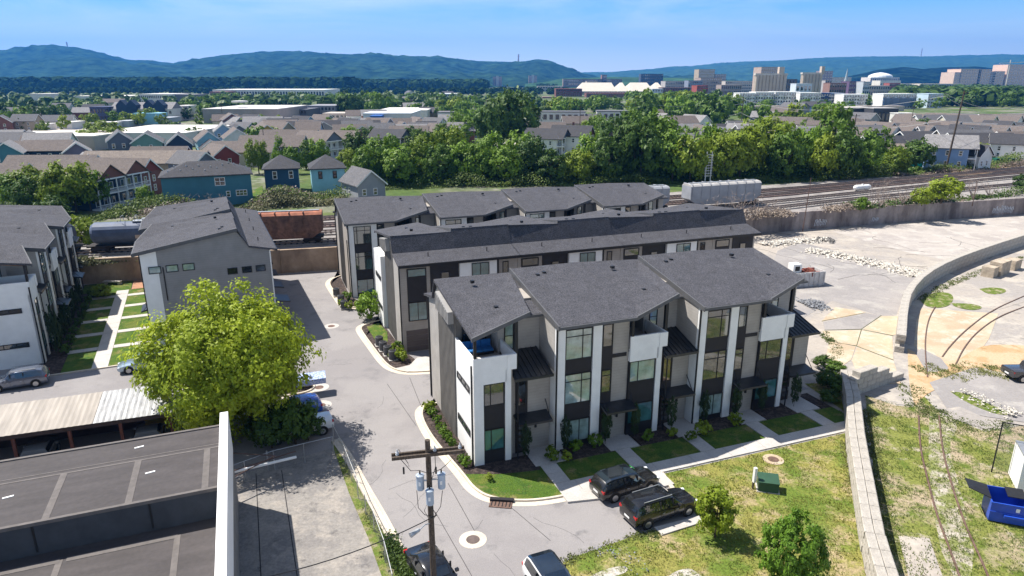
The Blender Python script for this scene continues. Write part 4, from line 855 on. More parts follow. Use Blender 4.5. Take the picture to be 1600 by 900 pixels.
# ---------------------------------------------------------------- block walls of big concrete blocks
bm1=mat('cast_concrete_block',(.40,.365,.32),.92,.14,.9,fine=5,bump=.9,bscale=5)
def blockwall(name,pts,nc,bl_,bh,bw,label,rows=1,stair=0,z=0):
    root=empty(name,*pts[0],z,0,label,'wall'); o=Vector(pts[0]); d=[0]
    for a,b in zip(pts,pts[1:]): d.append(d[-1]+math.dist(a,b))
    def at(s):
        s=max(0,min(d[-1]-1e-4,s)); i=max(k for k in range(len(pts)-1) if d[k]<=s); t=(s-d[i])/(d[i+1]-d[i]); a,b=Vector(pts[i]),Vector(pts[i+1]); return a.lerp(b,t)-o,math.atan2(b.y-a.y,b.x-a.x)
    n=int(d[-1]/bl_); cache={}
    for c in range(nc):
        for k in range(n):
            s=(k+.5+(.5 if c%2 else 0))*bl_
            if s>d[-1]-.3*bl_+0 or (stair and s>d[-1]-bl_*(c+.5)*stair): continue
            p_,a=at(s)
            for r_ in range(rows):
                key=(r_,random.randrange(3))
                if key not in cache:
                    m=MB(); j=lambda q:q+random.uniform(-.02,.02); w=bw/rows
                    y0=-bw/2+w*r_+.012; y1=-bw/2+w*(r_+1)-.012; e=.04; hx=bl_/2-.012
                    m.add([(-hx,y0,.01),(hx,y0,.01),(hx,y1,.01),(-hx,y1,.01),(-hx,y0,bh-e),(hx,y0,bh-e),(hx,y1,bh-e),(-hx,y1,bh-e),(-hx+e,j(y0+e),bh),(hx-e,j(y0+e),bh),(hx-e,j(y1-e),bh),(-hx+e,j(y1-e),bh)],
                        [(0,3,2,1),(0,1,5,4),(1,2,6,5),(2,3,7,6),(3,0,4,7),(4,5,9,8),(5,6,10,9),(6,7,11,10),(7,4,8,11),(8,9,10,11)])
                    cache[key]=m.mesh('block',bm1)
                link('block',cache[key],root,(p_.x,p_.y,c*bh),a+random.uniform(-.012,.012))
    return root
w1=[gp(px,py,1.5) for px,py in ((1324,578),(1333,615),(1339,675),(1345,712),(1351,745),(1358,785),(1365,822),(1375,858),(1390,905),(1400,935))]
blockwall('block_wall',w1,3,1.5,.5,1.15,'long wall of big grey concrete blocks two abreast between the grass field and the weedy lot',2)
w2=[gp(px,py,.0) for px,py in ((1342,606),(1356,600),(1372,596),(1384,592),(1396,590))]
w2=[gp(1326,618),gp(1408,588)]
blockwall('block_wall',w2,4,1.3,.55,.8,'short stepped wall of grey blocks beside the last townhouse door',1,1)
w3=smooth([gp(1404,551),gp(1408,505),gp(1416,475),gp(1440,448),gp(1480,425),gp(1540,402),gp(1600,382),gp(1700,350)],1)
blockwall('block_wall',w3,3,1.6,.66,.9,'curved wall of weathered concrete blocks sweeping up to the right edge',1)
# ---------------------------------------------------------------- retaining wall
rwm=mat('stained_retaining_concrete',(.25,.18,.13),.92,.2,.35,c2=(.45,.34,.25),stretch=(1,1,.35),bump=.4,bscale=4,fine=1.6); rwd=mat('stained_dark_concrete',(.13,.105,.10),.92,.2,.4,c2=(.34,.29,.27),stretch=(1,1,.3),bump=.4,bscale=4,fine=1.5)
RW=empty('retaining_wall',0,0,0,0,'long stained concrete retaining wall holding up the rail yard','wall')
d=0
for i,(a,b) in enumerate(zip(WALL,WALL[1:])):
    A=Vector(a);B=Vector(b);n=max(1,round((B-A).length/6.5))
    for k in range(n):
        p0=A.lerp(B,k/n); p1=A.lerp(B,(k+1)/n); t=(p1-p0).normalized(); nn=Vector((-t.y,t.x)); p1=p1-t*.04
        MB().prism([p0,p1,p1+nn*.5,p0+nn*.5],-.2,UP+.02+random.uniform(0,.1)).obj('panel',rwm if p0.x<15 else rwd,RW)
gr=mat('white_graffiti',(.60,.63,.68),.8,.2,3)
for px,l,hh in ((1252,2.2,1.4),(1340,1.2,.9),(1540,5.0,1.6)):   # pale scrawled tags without letters
    x,y=gp(px,350-((px-1252)*.06)); m=MB(); t=Vector((107.5-76,141.7-132.9)).normalized() if px>1400 else Vector((26,8.3)).normalized()
    pts=[]; 
    wl=[q for q in zip(WALL,WALL[1:])]
    seg=min(wl,key=lambda s:abs((s[0][0]+s[1][0])/2-x)); A,B=Vector(seg[0]),Vector(seg[1]); t=(B-A).normalized(); q=A+t*((Vector((x,y))-A).dot(t)); nn=Vector((t.y,-t.x))*.03
    prev=None
    for k in range(int(l/.35)+2):
        s=q+t*(k*.35-l/2)+nn; z0=.5+random.random()*.2; z1=z0+hh*random.uniform(.6,1)
        m.tube([(s.x,s.y,z0),(s.x+t.x*.2,s.y+t.y*.2,z1)],.05,4)
        if k%2: m.tube([(s.x,s.y,z1),(s.x+t.x*.4,s.y+t.y*.4,z0+hh*.4)],.05,4)
    m.obj('painted_scrawl',gr,RW,kind='stuff')
# ---------------------------------------------------------------- trees
lf_dark=leafmat('dark_foliage',(.03,.065,.010),(.11,.19,.022),.25); lf_mid=leafmat('green_foliage',(.055,.11,.011),(.20,.32,.026),.3)
lf_yel=leafmat('yellow_green_foliage',(.10,.16,.012),(.30,.37,.026),.33); lf_lime=leafmat('lime_foliage',(.08,.15,.010),(.43,.50,.025),.35,.9)
lf_far=leafmat('far_foliage',(.016,.036,.014),(.036,.068,.020),.0,.02); lf_far.node_tree.nodes['Principled BSDF'].inputs['Specular IOR Level'].default_value=0; lf_far.node_tree.nodes['Principled BSDF'].inputs['Roughness'].default_value=1
def crown_mesh(name,nclump,nleaf,ls,seed,m,shape='round',holes=.12,low=.0):
    r=random.Random(seed); vs=[];fs=[]
    for c in range(nclump):
        while True:
            x,y,z=r.uniform(-1,1),r.uniform(-1,1),r.uniform(-1,1); d=math.sqrt(x*x+y*y+z*z)
            if d>1 or d<.45: continue
            if shape=='cone' : 
                t=(z+1)/2; lim=1-.85*t
                if math.hypot(x,y)>lim: continue
            if shape=='spread' and z<-.55: continue
            if shape=='vase' and math.hypot(x,y)>.45+.62*(z+1)/1.1: continue
            if noise.noise(Vector((x*1.7+seed,y*1.7,z*1.7)))<-.35+holes: continue
            break
        q=1+(.18 if shape!='vase' else .42)*noise.noise(Vector((x*2.3,y*2.3+seed,z*2.3)))
        cx,cy,cz=x*.5*q,y*.5*q,.60+z*.40*q; cr=r.uniform(.07,.14)*(.55 if nclump>300 else 1)
        up=Vector((x,y,z+.5)).normalized()
        for _ in range(nleaf):
            a=Vector((r.gauss(0,1),r.gauss(0,1),r.gauss(0,.7))); a=a.normalized()*cr*r.random()**.4
            p=Vector((cx,cy,cz))+a
            n=(up*1.1+a.normalized()*.7+Vector((r.uniform(-1,1),r.uniform(-1,1),r.uniform(-1,1)))*.9).normalized()
            t=n.orthogonal().normalized(); b=n.cross(t); ang=r.uniform(0,6.28); t2=t*math.cos(ang)+b*math.sin(ang); b2=n.cross(t2); s=ls*r.uniform(.6,1.4)
            k=len(vs); vs+= [p-t2*s,p+b2*s*.55-t2*s*.1,p+t2*s,p-b2*s*.55+t2*s*.1]; fs.append((k,k+1,k+2,k+3))
    me=bpy.data.meshes.new(name); me.from_pydata(vs,[],fs); me.materials.append(m); me.update(); return me
def trunk_mesh(name,seed,limbs=7,th=.03):
    r=random.Random(seed); m=MB(); m.tube([(0,0,0),(.01,.01,.2),(-.01,.0,.42),(.02,.01,.62)],[th,th*.8,th*.62,th*.35],8)
    for i in range(limbs):
        a=i*2.4+r.random(); z0=r.uniform(.24,.5); l=r.uniform(.22,.38); p=Vector((0,0,z0)); q=p+Vector((math.cos(a)*l*.5,math.sin(a)*l*.5,.12)); e=p+Vector((math.cos(a)*l,math.sin(a)*l,r.uniform(.2,.36)))
        m.tube([p,q,e],[th*.42,th*.3,th*.1],5)
        f=q+Vector((math.cos(a+.8)*.13,math.sin(a+.8)*.13,.14)); m.tube([q,f],[th*.25,th*.08],4)
    return m.mesh(name,bark)
TRK=[trunk_mesh('trunk',i) for i in range(3)]
CR={}
for nm,m in (('dark',lf_dark),('mid',lf_mid),('yel',lf_yel),('lime',lf_lime)):
    CR[nm]=[crown_mesh('crown',95,30,.040,11*i+len(nm),m,'round' if i!=1 else 'spread') for i in range(3)]
    CR[nm+'S']=[crown_mesh('crown',40,11,.085,7*i+len(nm),m) for i in range(3)]
CR['cone']=[crown_mesh('crown',90,26,.035,5,lf_mid,'cone')]
CR['farS']=[crown_mesh('crown',26,7,.13,3*i,lf_far) for i in range(3)]
def tree(name,x,y,z,h,w,kind,label,group=None,cat='tree',small=False,i=0,trunk=True):
    ms=CR[kind+('S' if small and kind+'S' in CR else '')]
    me=ms[i%len(ms)]; rz=random.uniform(0,6.28)
    root=empty(name,x,y,z,rz,label,cat,group)
    c=link('crown',me,root); c.scale=(w,w,h*1.08); c.location=(0,0,-.1*h)
    if trunk: t=link('trunk',TRK[i%3],root); t.scale=(max(w*.8,h*.6),max(w*.8,h*.6),h)
    return root
# hero tree
bt=empty('large_tree',-20.6,48.6,0,0,'large spreading lime-green tree between the carport shed and the lane','tree')
c=link('crown',crown_mesh('crown',1000,60,.0115,42,lf_lime,'vase',.06),bt); c.scale=(12.2,12.2,14.0); c.location=(-1.2,.2,-2.3)
t=link('trunk',trunk_mesh('trunk',9,11,.03),bt); t.scale=(12,12,12)
for i_,(px_,py_,h_,w_) in enumerate(((425,700,3.6,3.6),(462,694,3.9,3.6),(482,688,2.8,2.4))):
    tree('small_tree',*gp(px_,py_),0,h_,w_,'dark',('left','middle','right')[i_]+' dark leafy sapling of three screening the white pickup at the fence','saplings at the fence',i=i_)
# street and garden plants
tree('small_tree',12.5,35.8,0,3.5,2.6,'yel','small leafy sapling beside the minivan at the edge of the grass field',i=1)
gs=empty('leafy_shrub_tree',15.0,30.0,0,0,'bushy bright green young tree at the bottom of the grass field','tree'); cc=link('crown',crown_mesh('crown',330,40,.021,77,leafmat('fresh_foliage',(.07,.16,.014),(.27,.42,.045),.35),'round',0),gs); cc.scale=(3.5,3.4,5.6); cc.location=(0,.8,-.5); tt=link('trunk',TRK[1],gs); tt.scale=(3,3,4)
tree('small_tree',*gp(580,500),0,3.4,3.4,'mid','small round tree at the far corner of the middle terrace bed',i=2)
tree('small_tree',*FL.w(23,-2.6),0,1.6,3.0,'yel','low bright green shrub at the head of the long walk',cat='shrub',i=0)
tree('small_tree',*gp(135,415),1.2,6.2,5.2,'yel','slender yellow-green tree standing before the blue tank car',i=1)
def shrub(x,y,z,s,kind,label,group,h=1.0): 
    o=link('shrub',CR[kind+'S'][random.randrange(3)],None,(x,y,z-.15*s*h),random.uniform(0,6)); o.scale=(s,s,s*h*1.1); return tag(o,label,'shrub',group)
for i,(px,py) in enumerate(((676,652),(684,664),(690,676),(695,684),(700,691),(706,699),(722,724),(728,731))):
    x,y=gp(px,py); shrub(x-.0,y,.1,.85,'mid','%s clipped round shrub from the far end beside the white end wall'%nth(i),'round shrubs along the end wall')
shrub(*gp(670,645),.1,1.1,'yel','straggly reddish shrub at the far kerb end of the front terrace bed','garden shrubs')
for i,(px,py,k,s) in enumerate(((618,560,'yel',1.5),(627,566,'yel',1.3),(622,552,'dark',1.3),(535,482,'yel',1.2),(546,484,'yel',1.1),(543,470,'mid',1.3),(560,482,'yel',1.2),(765,752,'yel',.6),(862,722,'yel',1.2),(885,722,'yel',.9),(1078,690,'yel',.9),(1098,681,'yel',1.3),(1150,667,'yel',1.2),(1050,685,'yel',.9),(900,708,'mid',1.1),(930,700,'mid',1.2),(1010,690,'mid',1.0),(440,606,'mid',1.9),(455,602,'mid',1.8),(470,606,'mid',1.3),(425,612,'mid',1.6))):
    shrub(*gp(px,py),.1,s,k,'%s low garden shrub, counting from the lane beds to the front doors'%nth(i),'garden shrubs')
cypm=crown_mesh('crown',70,18,.05,31,leafmat('cypress_foliage',(.012,.028,.010),(.04,.07,.018),.1),'round',0)
for i,u in enumerate((3.75,6.95,10.35,12.9,16.2,19.3,22.45,25.0,28.5)):
    x,y=FW(u,-.55); r=empty('cypress',x,y,0,random.random()*6,'%s narrow dark cypress from the left against the front terrace facade'%nth(i),'cypress','narrow cypresses at the front doors'); c=link('crown',cypm,r); c.scale=(.85,.85,3.1); t=link('trunk',TRK[0],r); t.scale=(.6,.6,2.6)
for i in range(7):
    x,y=FL.w(.6+3.05*i,-.75-.3*(i==0)); r=empty('cypress',x,y,0,i,'%s dark cypress from the near end of the left terrace'%nth(i),'cypress','cypresses along the left terrace'); c=link('crown',cypm,r); c.scale=(1.1,1.1,5.6 if i==0 else 3.2); t=link('trunk',TRK[0],r); t.scale=(.7,.7,3)
for i in range(8):
    x,y=FL.w(2.0+3*i,-1.5); shrub(x,y,.1,1.1,'dark','%s shaded shrub from the near end of the left terrace bed'%nth(i),'shaded shrubs along the left terrace')
fp=MB(); fp.lathe(0,0,[(.55,0),(1.0,0),(1.0,.45),(.72,.45),(.7,.1)],20); o=fp.obj('fire_pit',conc); o.location=(*FL.w(28.2,-8.5),.12); tag(o,'round concrete fire pit on the orange paver patio by the retaining wall','fire pit')
sh_=MB(); sh_.box(-1.2,1.2,-.3,.3,.35,.5); o=sh_.obj('bench',conc); MB().box(-1.1,-.8,-.25,.25,0,.35).obj('leg',conc,o); MB().box(.8,1.1,-.25,.25,0,.35).obj('leg',conc,o); o.location=(*FL.w(28.4,-3.5),.1); tag(o,'pale concrete bench on the lawn at the end of the left terrace','bench')
# shade bush mass at the right end of the front terrace
for i,(px,py,s,h) in enumerate(((1292,606,2.6,2.4),(1305,590,2.4,2.2),(1310,612,2.4,1.9),(1296,628,2.2,1.5),(1285,575,2.2,1.8))):
    x,y=gp(px,py); tree('bush',x,y,0,h*.75,s*.85,'dark','%s dark bush from the back in the corner behind the last front door'%nth(i),'dark bushes at the terrace end','shrub',i=i,trunk=False)
# ---------------------------------------------------------------- rail yard
def track(name,pts,label,z=UP,light=False):
    pts=smooth(pts,1); root=empty(name,0,0,0,0,label,'track','railway tracks of the yard')
    m=MB(); ribbon1(m,pts,-1.7,1.7,z+.02,z+.24); m.obj('ballast_bed',ballast if light else mat('brown_ballast',(.12,.085,.075),.95,.25,1,fine=8,famp=.4),root)
    m=MB(); 
    for a,b in zip(pts,pts[1:]):
        A=Vector(a);B=Vector(b);n=int((B-A).length/.8)
        ang=math.atan2(B.y-A.y,B.x-A.x)
        for i in range(n): q=A.lerp(B,i/n); m.rbox(q.x,q.y,.25,2.5,z+.2,z+.32,ang)
    m.obj('sleepers',mat('dark_timber',(.04,.03,.027),.9,.3,2),root,kind='stuff')
    for o_ in (-.75,.75): m=MB(); ribbon1(m,pts,o_-.05,o_+.05,z+.3,z+.48); m.obj('rail',mat('worn_rail',(.30,.24,.21),.5,.2,3,metal=.3),root)
    return root
def wl(off,x0,x1,rightk=.0):
    out=[]
    for i,p in enumerate(WALL):
        if x0<=p[0]<=x1: out.append((p[0],p[1]+off+max(0,p[0]-20)*rightk))
    return out
T1=[(-150,74.5),(-57.7,94.8),(-33.6,100),(-25,102.2),(10,114),(48,128),(67,138),(97,151),(200,196)]
track('rail_track',T1,'track nearest the retaining wall carrying the blue tank car and rusty hopper',light=True)
T2=[(-150,81),(-57.7,101),(-25,108.5),(10,119.5),(31,127.5),(48,133.8),(80,150),(130,174.8),(230,222)]
track('rail_track',T2,'second track from the retaining wall carrying the pale hopper car',light=True)
T3=[(-150,88),(-57.7,107.5),(-25,115),(10,127),(49.5,142),(86,160),(137,183.7),(240,232)]
track('rail_track',T3,'third track from the retaining wall'); 
T4=[(-150,95),(-57.7,113.5),(-25,121.5),(10,133.5),(56.6,150.6),(95,169),(143,192),(250,242)]
track('rail_track',T4,'farthest track, just in front of the tree belt')
def tp(T,x):
    for a,b in zip(T,T[1:]):
        if a[0]<=x<=b[0]: t=(x-a[0])/(b[0]-a[0]); return (x,a[1]+(b[1]-a[1])*t,math.atan2(b[1]-a[1],b[0]-a[0]))
def railcar(name,T,x,Lc,kind,m,label,top=None):
    x,y,a=tp(T,x); root=empty(name,x,y,UP+.3,a,label,'rail car'); h=Lc/2
    dk=mat('grimy_underframe',(.03,.025,.024),.8,.2,2)
    if kind=='tank':
        b=MB(); b.smooth=False; b.tube([(-h+.5,0,2.6),(-h+.7,0,2.6),(-h+1.1,0,2.6),(h-1.1,0,2.6),(h-.7,0,2.6),(h-.5,0,2.6)],[.6,1.2,1.5,1.5,1.2,.6],20); b.obj('tank',m,root)
        MB().box(-1.6,1.6,-.6,.6,4.08,4.22).obj('walkway',steel,root); g=MB(); g.cyl(0,0,4.0,4.5,.45,12); g.obj('dome',steel,root)
        for q in (-3,-1.2,1.2,3): g=MB(); g.tube([(q,-.6,4.2),(q,-.6,4.9),(q,.6,4.9),(q,.6,4.2)],.04,4); g.obj('handrail',steel,root)
        MB().box(-1.2,1.2,-1.52,-1.4,1.9,2.4).obj('data_panel',mat('tan_panel',(.5,.38,.3),.7,.1,2),root)
    else:
        b=MB(); b.prism([(-h,-1.5),(h,-1.5),(h,1.5),(-h,1.5)],1.9,4.3); b.obj('body',m,root)
        b=MB(); b.add([(-h+1.6,-1.3,.8),(h-1.6,-1.3,.8),(h-1.6,1.3,.8),(-h+1.6,1.3,.8),(-h,-1.48,1.9),(h,-1.48,1.9),(h,1.48,1.9),(-h,1.48,1.9)],[(0,3,2,1),(0,1,5,4),(1,2,6,5),(2,3,7,6),(3,0,4,7)]); b.obj('hopper_bottom',m,root)
        b=MB(); b.extr([(-1.5,4.3),(-1.1,4.6),(0,4.72),(1.1,4.6),(1.5,4.3)],-h,h); b.obj('roof',top or m,root)
        for q in range(int(Lc//2)): x0=-h+.3+q*2.0; MB().box(x0,x0+.08,-1.58,-1.5,1.9,4.3).obj('rib',m,root); MB().box(x0,x0+.1,-1.5,1.5,4.45,4.75).obj('roof_bar',m,root)
        MB().box(-h+.4,h-.4,-.3,.3,4.74,4.8).obj('walkway',steel,root)
    MB().box(-h,h,-1.2,1.2,.75,.95).obj('underframe',dk,root)
    for q in (-h+1.7,h-1.7):
        b=MB(); b.box(q-1.1,q+1.1,-1.15,1.15,.4,.8)
        bo=b.obj('bogie',dk,root)
        for w_ in (-.85,.85):
            for s in (-.95,.95): b=MB(); b.tube([(q+w_,s-.07,.45),(q+w_,s+.07,.45)],.45,12); b.obj('wheel',dk,bo)
railcar('tank_car',T1,-52.3,15.5,'tank',mat('slate_blue_tank',(.10,.125,.19),.55,.15,1),'dark blue-grey railway tank car on the nearest track at left')
railcar('tank_car',T1,-68.5,15.5,'tank',mat('black_tank',(.05,.055,.07),.55,.15,1),'dark tank car behind the left terrace roofs on the nearest track')
railcar('hopper_car',T1,-34.8,13,'hopper',mat('rusty_hopper_paint',(.10,.065,.055),.85,.3,.8,c2=(.24,.13,.09),fine=3,famp=.3,stretch=(1,1,.5)),'rusty brown covered hopper rail car with orange-brown roof',mat('rust_roof',(.32,.12,.07),.8,.3,1))
railcar('hopper_car',T1,-20.5,12,'hopper',mat('grey_hopper_paint',(.24,.23,.22),.8,.2,.8),'grey hopper rail car half hidden behind the rear terrace end')
railcar('hopper_car',T2,40.3,16,'hopper',mat('pale_hopper_paint',(.30,.31,.335),.7,.12,.5),'pale grey covered hopper rail car right of the rear terrace',mat('pale_roof',(.42,.40,.38),.7,.1,1))
railcar('hopper_car',T2,21,16,'hopper',MATS['pale_hopper_paint'],'pale hopper rail car mostly hidden behind the rear terrace')
sg=empty('signal_tower',*gp(1105,288,UP),UP,R(20),'grey steel lattice signal mast standing before the tree belt','signal mast')
for x in (-.7,.7):
    m=MB(); m.tube([(x,0,0),(x,0,7.6)],.14,5); m.obj('mast',mat('pale_signal_paint',(.6,.6,.58),.5,.1,1),sg)
for q in range(9): MB().box(-1.0,1.0,-.08,.08,1.9+q*.62,2.02+q*.62).obj('rung',MATS['pale_signal_paint'],sg)
for x in (-1.0,1.0,0): m=MB(); m.tube([(x,0,2.0),(x,0,7.0)],.05,4); m.obj('ladder_rail',steel,sg)
MB().box(-2.8,2.8,-1.2,1.2,0,.5).obj('base_slab',conc,sg)
def pole(name,px,py,z,top,label,r=.14,arm=1.2,lean=0,m=wood,D=None):
    x,y=gp(px,py,z); xx,ff,dd=ray(px,top); t=y/ff; h=H+dd*t-z
    root=empty(name,x,y,z,.35,label,'pole'); q=MB(); q.tube([(0,0,0),(lean*.5,0,h*.5),(lean,0,h)],[r,r*.85,r*.65],7); q.obj('pole',m,root)
    if arm: MB().box(lean-arm,lean+arm,-.06,.06,h-.6,h-.45).obj('crossarm',m,root)
    return (x+lean*math.cos(.35),y,z+h-.45)
a1=pole('utility_pole',1477,268,UP,142,'tall leaning timber utility pole among the right-hand houses',.28,1.8,1.6)
a2=pole('utility_pole',1325,262,UP,178,'dark utility pole among the trees left of the turquoise house',.18,1.5,.3)
a3=pole('utility_pole',1157,205,UP,145,'thin pole above the tree tops carrying wires at centre right',.2,0)
a4=pole('utility_pole',1254,362,0,278,'thin rusty pole standing against the retaining wall',.09,0,.4,rust); a5=pole('utility_pole',1519,322,UP,283,'short rusty pole on the retaining wall edge at right',.09,0,0,rust)
pole('utility_pole',905,232,UP,165,'thin pole in front of the long white houses at centre',.15,1); pole('utility_pole',415,246,UP,202,'dark pole behind the teal hip-roofed house',.15,0); pole('utility_pole',278,252,UP,232,'short dark pole above the long brown roofs at left',.15,0)
pole('utility_pole',990,225,UP,158,'thin pole left of the centre-right tree mass',.15,0); pole('utility_pole',1420,215,UP,165,'thin pole before the dark long building at right',.15,1)
pole('utility_pole',136,205,UP,178,'thin pole beside the car park at far left',.15,0); pole('utility_pole',349,195,UP,163,'thin pole before the big grey warehouse',.15,1)
wm=mat('pale_wire',(.45,.45,.44),.5,.1,2)
for i,(s,e,sg_) in enumerate((((1620,162),(1477,146),2.5),((1620,172),(1477,150),3),((1477,150),(1157,153),5),((1477,188),(1157,176),6),((1157,153),(960,150),5),((1157,176),(960,178),5),((1157,162),(960,162),4),((1620,190),(1477,188),2))):
    def at3(p,D): xx,ff,dd=ray(*p); t=D/ff; return (xx*t,D,H+dd*t)
    D1=190 if s[0]>=1477 else 390; D2=190 if e[0]>=1477 else (390 if e[0]>1000 else 380)
    wire((at3(s,D1),at3(e,D2)),.05 if D1<300 else .09,'%s overhead wire counted from the top right, crossing the trees at right'%nth(i),sg_,group='overhead wires at right',m=wm)
# undergrowth along the tracks
def thicket(name,line,wid,n,hh,kind,z,ls=1.0):
    sp=.5 if hh>1 else .16
    g=MB(); r=random.Random(len(line)*n)
    vs=[];fs=[]
    for _ in range(n):
        i=r.randrange(len(line)-1); t=r.random(); a,b=line[i],line[i+1]; d=Vector((b[0]-a[0],b[1]-a[1])).normalized(); s=r.uniform(-1,1)*wid
        x=a[0]+(b[0]-a[0])*t-d.y*s; y=a[1]+(b[1]-a[1])*t+d.x*s; q=max(0,noise.noise(Vector((x*.12,y*.12,1.7)))+.45)*hh
        for __ in range(14):
            p=Vector((x+r.gauss(0,sp),y+r.gauss(0,sp),z+r.random()*q)); nn=Vector((r.uniform(-1,1),r.uniform(-1,.4),r.uniform(.2,1))).normalized(); t1=nn.orthogonal().normalized()*r.uniform(.1,.28)*ls; b1=nn.cross(t1)*.7; k=len(vs); vs+=[p-t1,p+b1,p+t1,p-b1]; fs.append((k,k+1,k+2,k+3))
    g.v=[tuple(v) for v in vs]; g.f=fs; g.m=[0]*len(fs); return g.obj(name,kind,recalc=False,kind='stuff')
under=leafmat('undergrowth_leaves',(.06,.075,.025),(.20,.19,.09),.2,.15); under2=leafmat('green_undergrowth',(.035,.07,.012),(.13,.18,.03),.2,.15); dry=leafmat('dry_brush',(.13,.095,.075),(.30,.24,.19),.1,.2)
thicket('undergrowth',P((0,372),(110,378),(240,352),(330,338),(430,322),(540,318),z=UP),2.6,1500,2.6,under,UP)
thicket('undergrowth',P((0,345),(120,345),(240,330),(400,322),(540,312),z=UP),2.6,1200,3.4,under2,UP)
thicket('dry_brush',P((225,345),(330,335),(440,318),(500,312),z=UP),2.0,500,3.2,dry,UP)
thicket('undergrowth',P((120,412),(215,402),(222,400),z=UP-.4),1.0,300,1.8,under,UP-.5)
thicket('undergrowth',P((540,290),(700,286),(900,283),(1060,279),(1200,278),(1330,272),(1420,268),z=UP),4,3800,6.5,lf_dark,UP,1.5)
thicket('undergrowth',P((560,276),(700,274),(860,272),(1060,270),(1200,268),(1330,264),z=UP),6,3000,5.5,lf_mid,UP,1.6)
thicket('undergrowth',P((540,296),(700,291),(900,288),(1060,284),(1200,284),(1330,278),(1460,268),(1600,256),z=UP),3,3200,3.4,under2,UP)
thicket('dry_brush',P((1080,352),(1200,338),(1230,335),z=UP),1.2,260,2.6,dry,UP); thicket('dry_brush',P((1290,330),(1400,318),(1500,312),z=UP),1.2,260,1.8,dry,UP); thicket('undergrowth',P((1330,326),(1370,322),(1480,314),(1600,304),(1700,296),z=UP),1.0,420,2.2,under2,UP)
thicket('undergrowth',P((1390,275),(1480,268),(1600,258),z=UP),2.5,500,1.6,dry,UP)
weedm=leafmat('wall_weeds',(.06,.09,.02),(.20,.20,.06),.2,.4)
thicket('weeds',P((1356,640),(1362,690),(1372,750),(1385,810),(1400,870)),.45,260,.3,weedm,0,.35); thicket('weeds',P((1318,640),(1322,700),(1335,780),(1350,860)),.3,120,.3,weedm,0,.35)
thicket('weeds',P((1440,470),(1480,445),(1540,422),(1600,402)),.6,200,.3,weedm,0,.4); thicket('weeds',P((1420,600),(1440,640),(1470,650),(1540,672),(1600,668)),1.2,260,.22,weedm,0,.35); thicket('weeds',P((1440,570),(1480,590),(1530,575),(1590,590)),1.5,220,.2,weedm,0,.35)
thicket('weeds',P((880,880),(905,870),(990,840),(1030,835)),.25,70,.15,weedm,0,.3); thicket('weeds',P((605,840),(622,880),(650,905)),.5,220,.7,under2,0,.4); thicket('weeds',P((530,700),(560,770),(590,830)),.3,160,.35,weedm,0,.35)
thicket('weeds',P((1285,520),(1310,545),(1292,570)),.5,90,.35,weedm,0,.4)
# bare branching shrubs
def bare(px,py,z,h,label):
    r=random.Random(px); x,y=gp(px,py,z); m=MB()
    for i in range(9):
        a=r.uniform(0,6.28); p=Vector((0,0,0)); d=Vector((math.cos(a)*.5,math.sin(a)*.5,1)).normalized()
        pts=[p]; 
        for k in range(4): p=p+d*h*.28; d=(d+Vector((r.uniform(-.4,.4),r.uniform(-.4,.4),r.uniform(-.2,.2)))).normalized(); pts.append(p)
        m.tube(pts,[.07,.05,.035,.025,.012],4)
        for k in (2,3,4):
            for _ in range(2): e=pts[k]+Vector((r.uniform(-1,1),r.uniform(-1,1),r.uniform(.1,.9)))*h*.22; m.tube([pts[k],e],[.022,.008],3)
    o=m.obj('bare_shrub',mat('bare_branches',(.26,.21,.18),.9,.2,3)); o.location=(x,y,z); return tag(o,label,'shrub','bare shrubs on the retaining wall edge')
for i,(px,py,h) in enumerate(((1105,350,3.6),(1130,347,4.2),(1155,345,4.4),(1178,342,3.8),(1200,340,3.2),(1360,325,4.6),(1375,324,4.4),(1410,320,3.8),(1440,318,4.5),(1520,312,4.6),(1545,309,3.6),(335,330,3),(295,335,3.4))):
    bare(px,py,UP,h,'%s leafless grey shrub from the left along the track edge'%nth(i if i<11 else i))
tree('small_tree',*gp(1470,318,UP),UP,5.2,7,'yel','rusty yellow-green tree leaning over the retaining wall',i=1); tree('small_tree',*gp(1440,322,UP),UP,3.6,4,'yel','smaller yellow-green tree over the retaining wall, left of its larger twin',i=2); tree('small_tree',*gp(1600,300,UP),UP,4,5,'dark','dark green bush on the retaining wall at the right edge',i=0); tree('small_tree',*gp(1345,330,UP-.5),UP-.6,2.8,3,'mid','green bush hanging on the retaining wall under the bare shrubs',i=0)
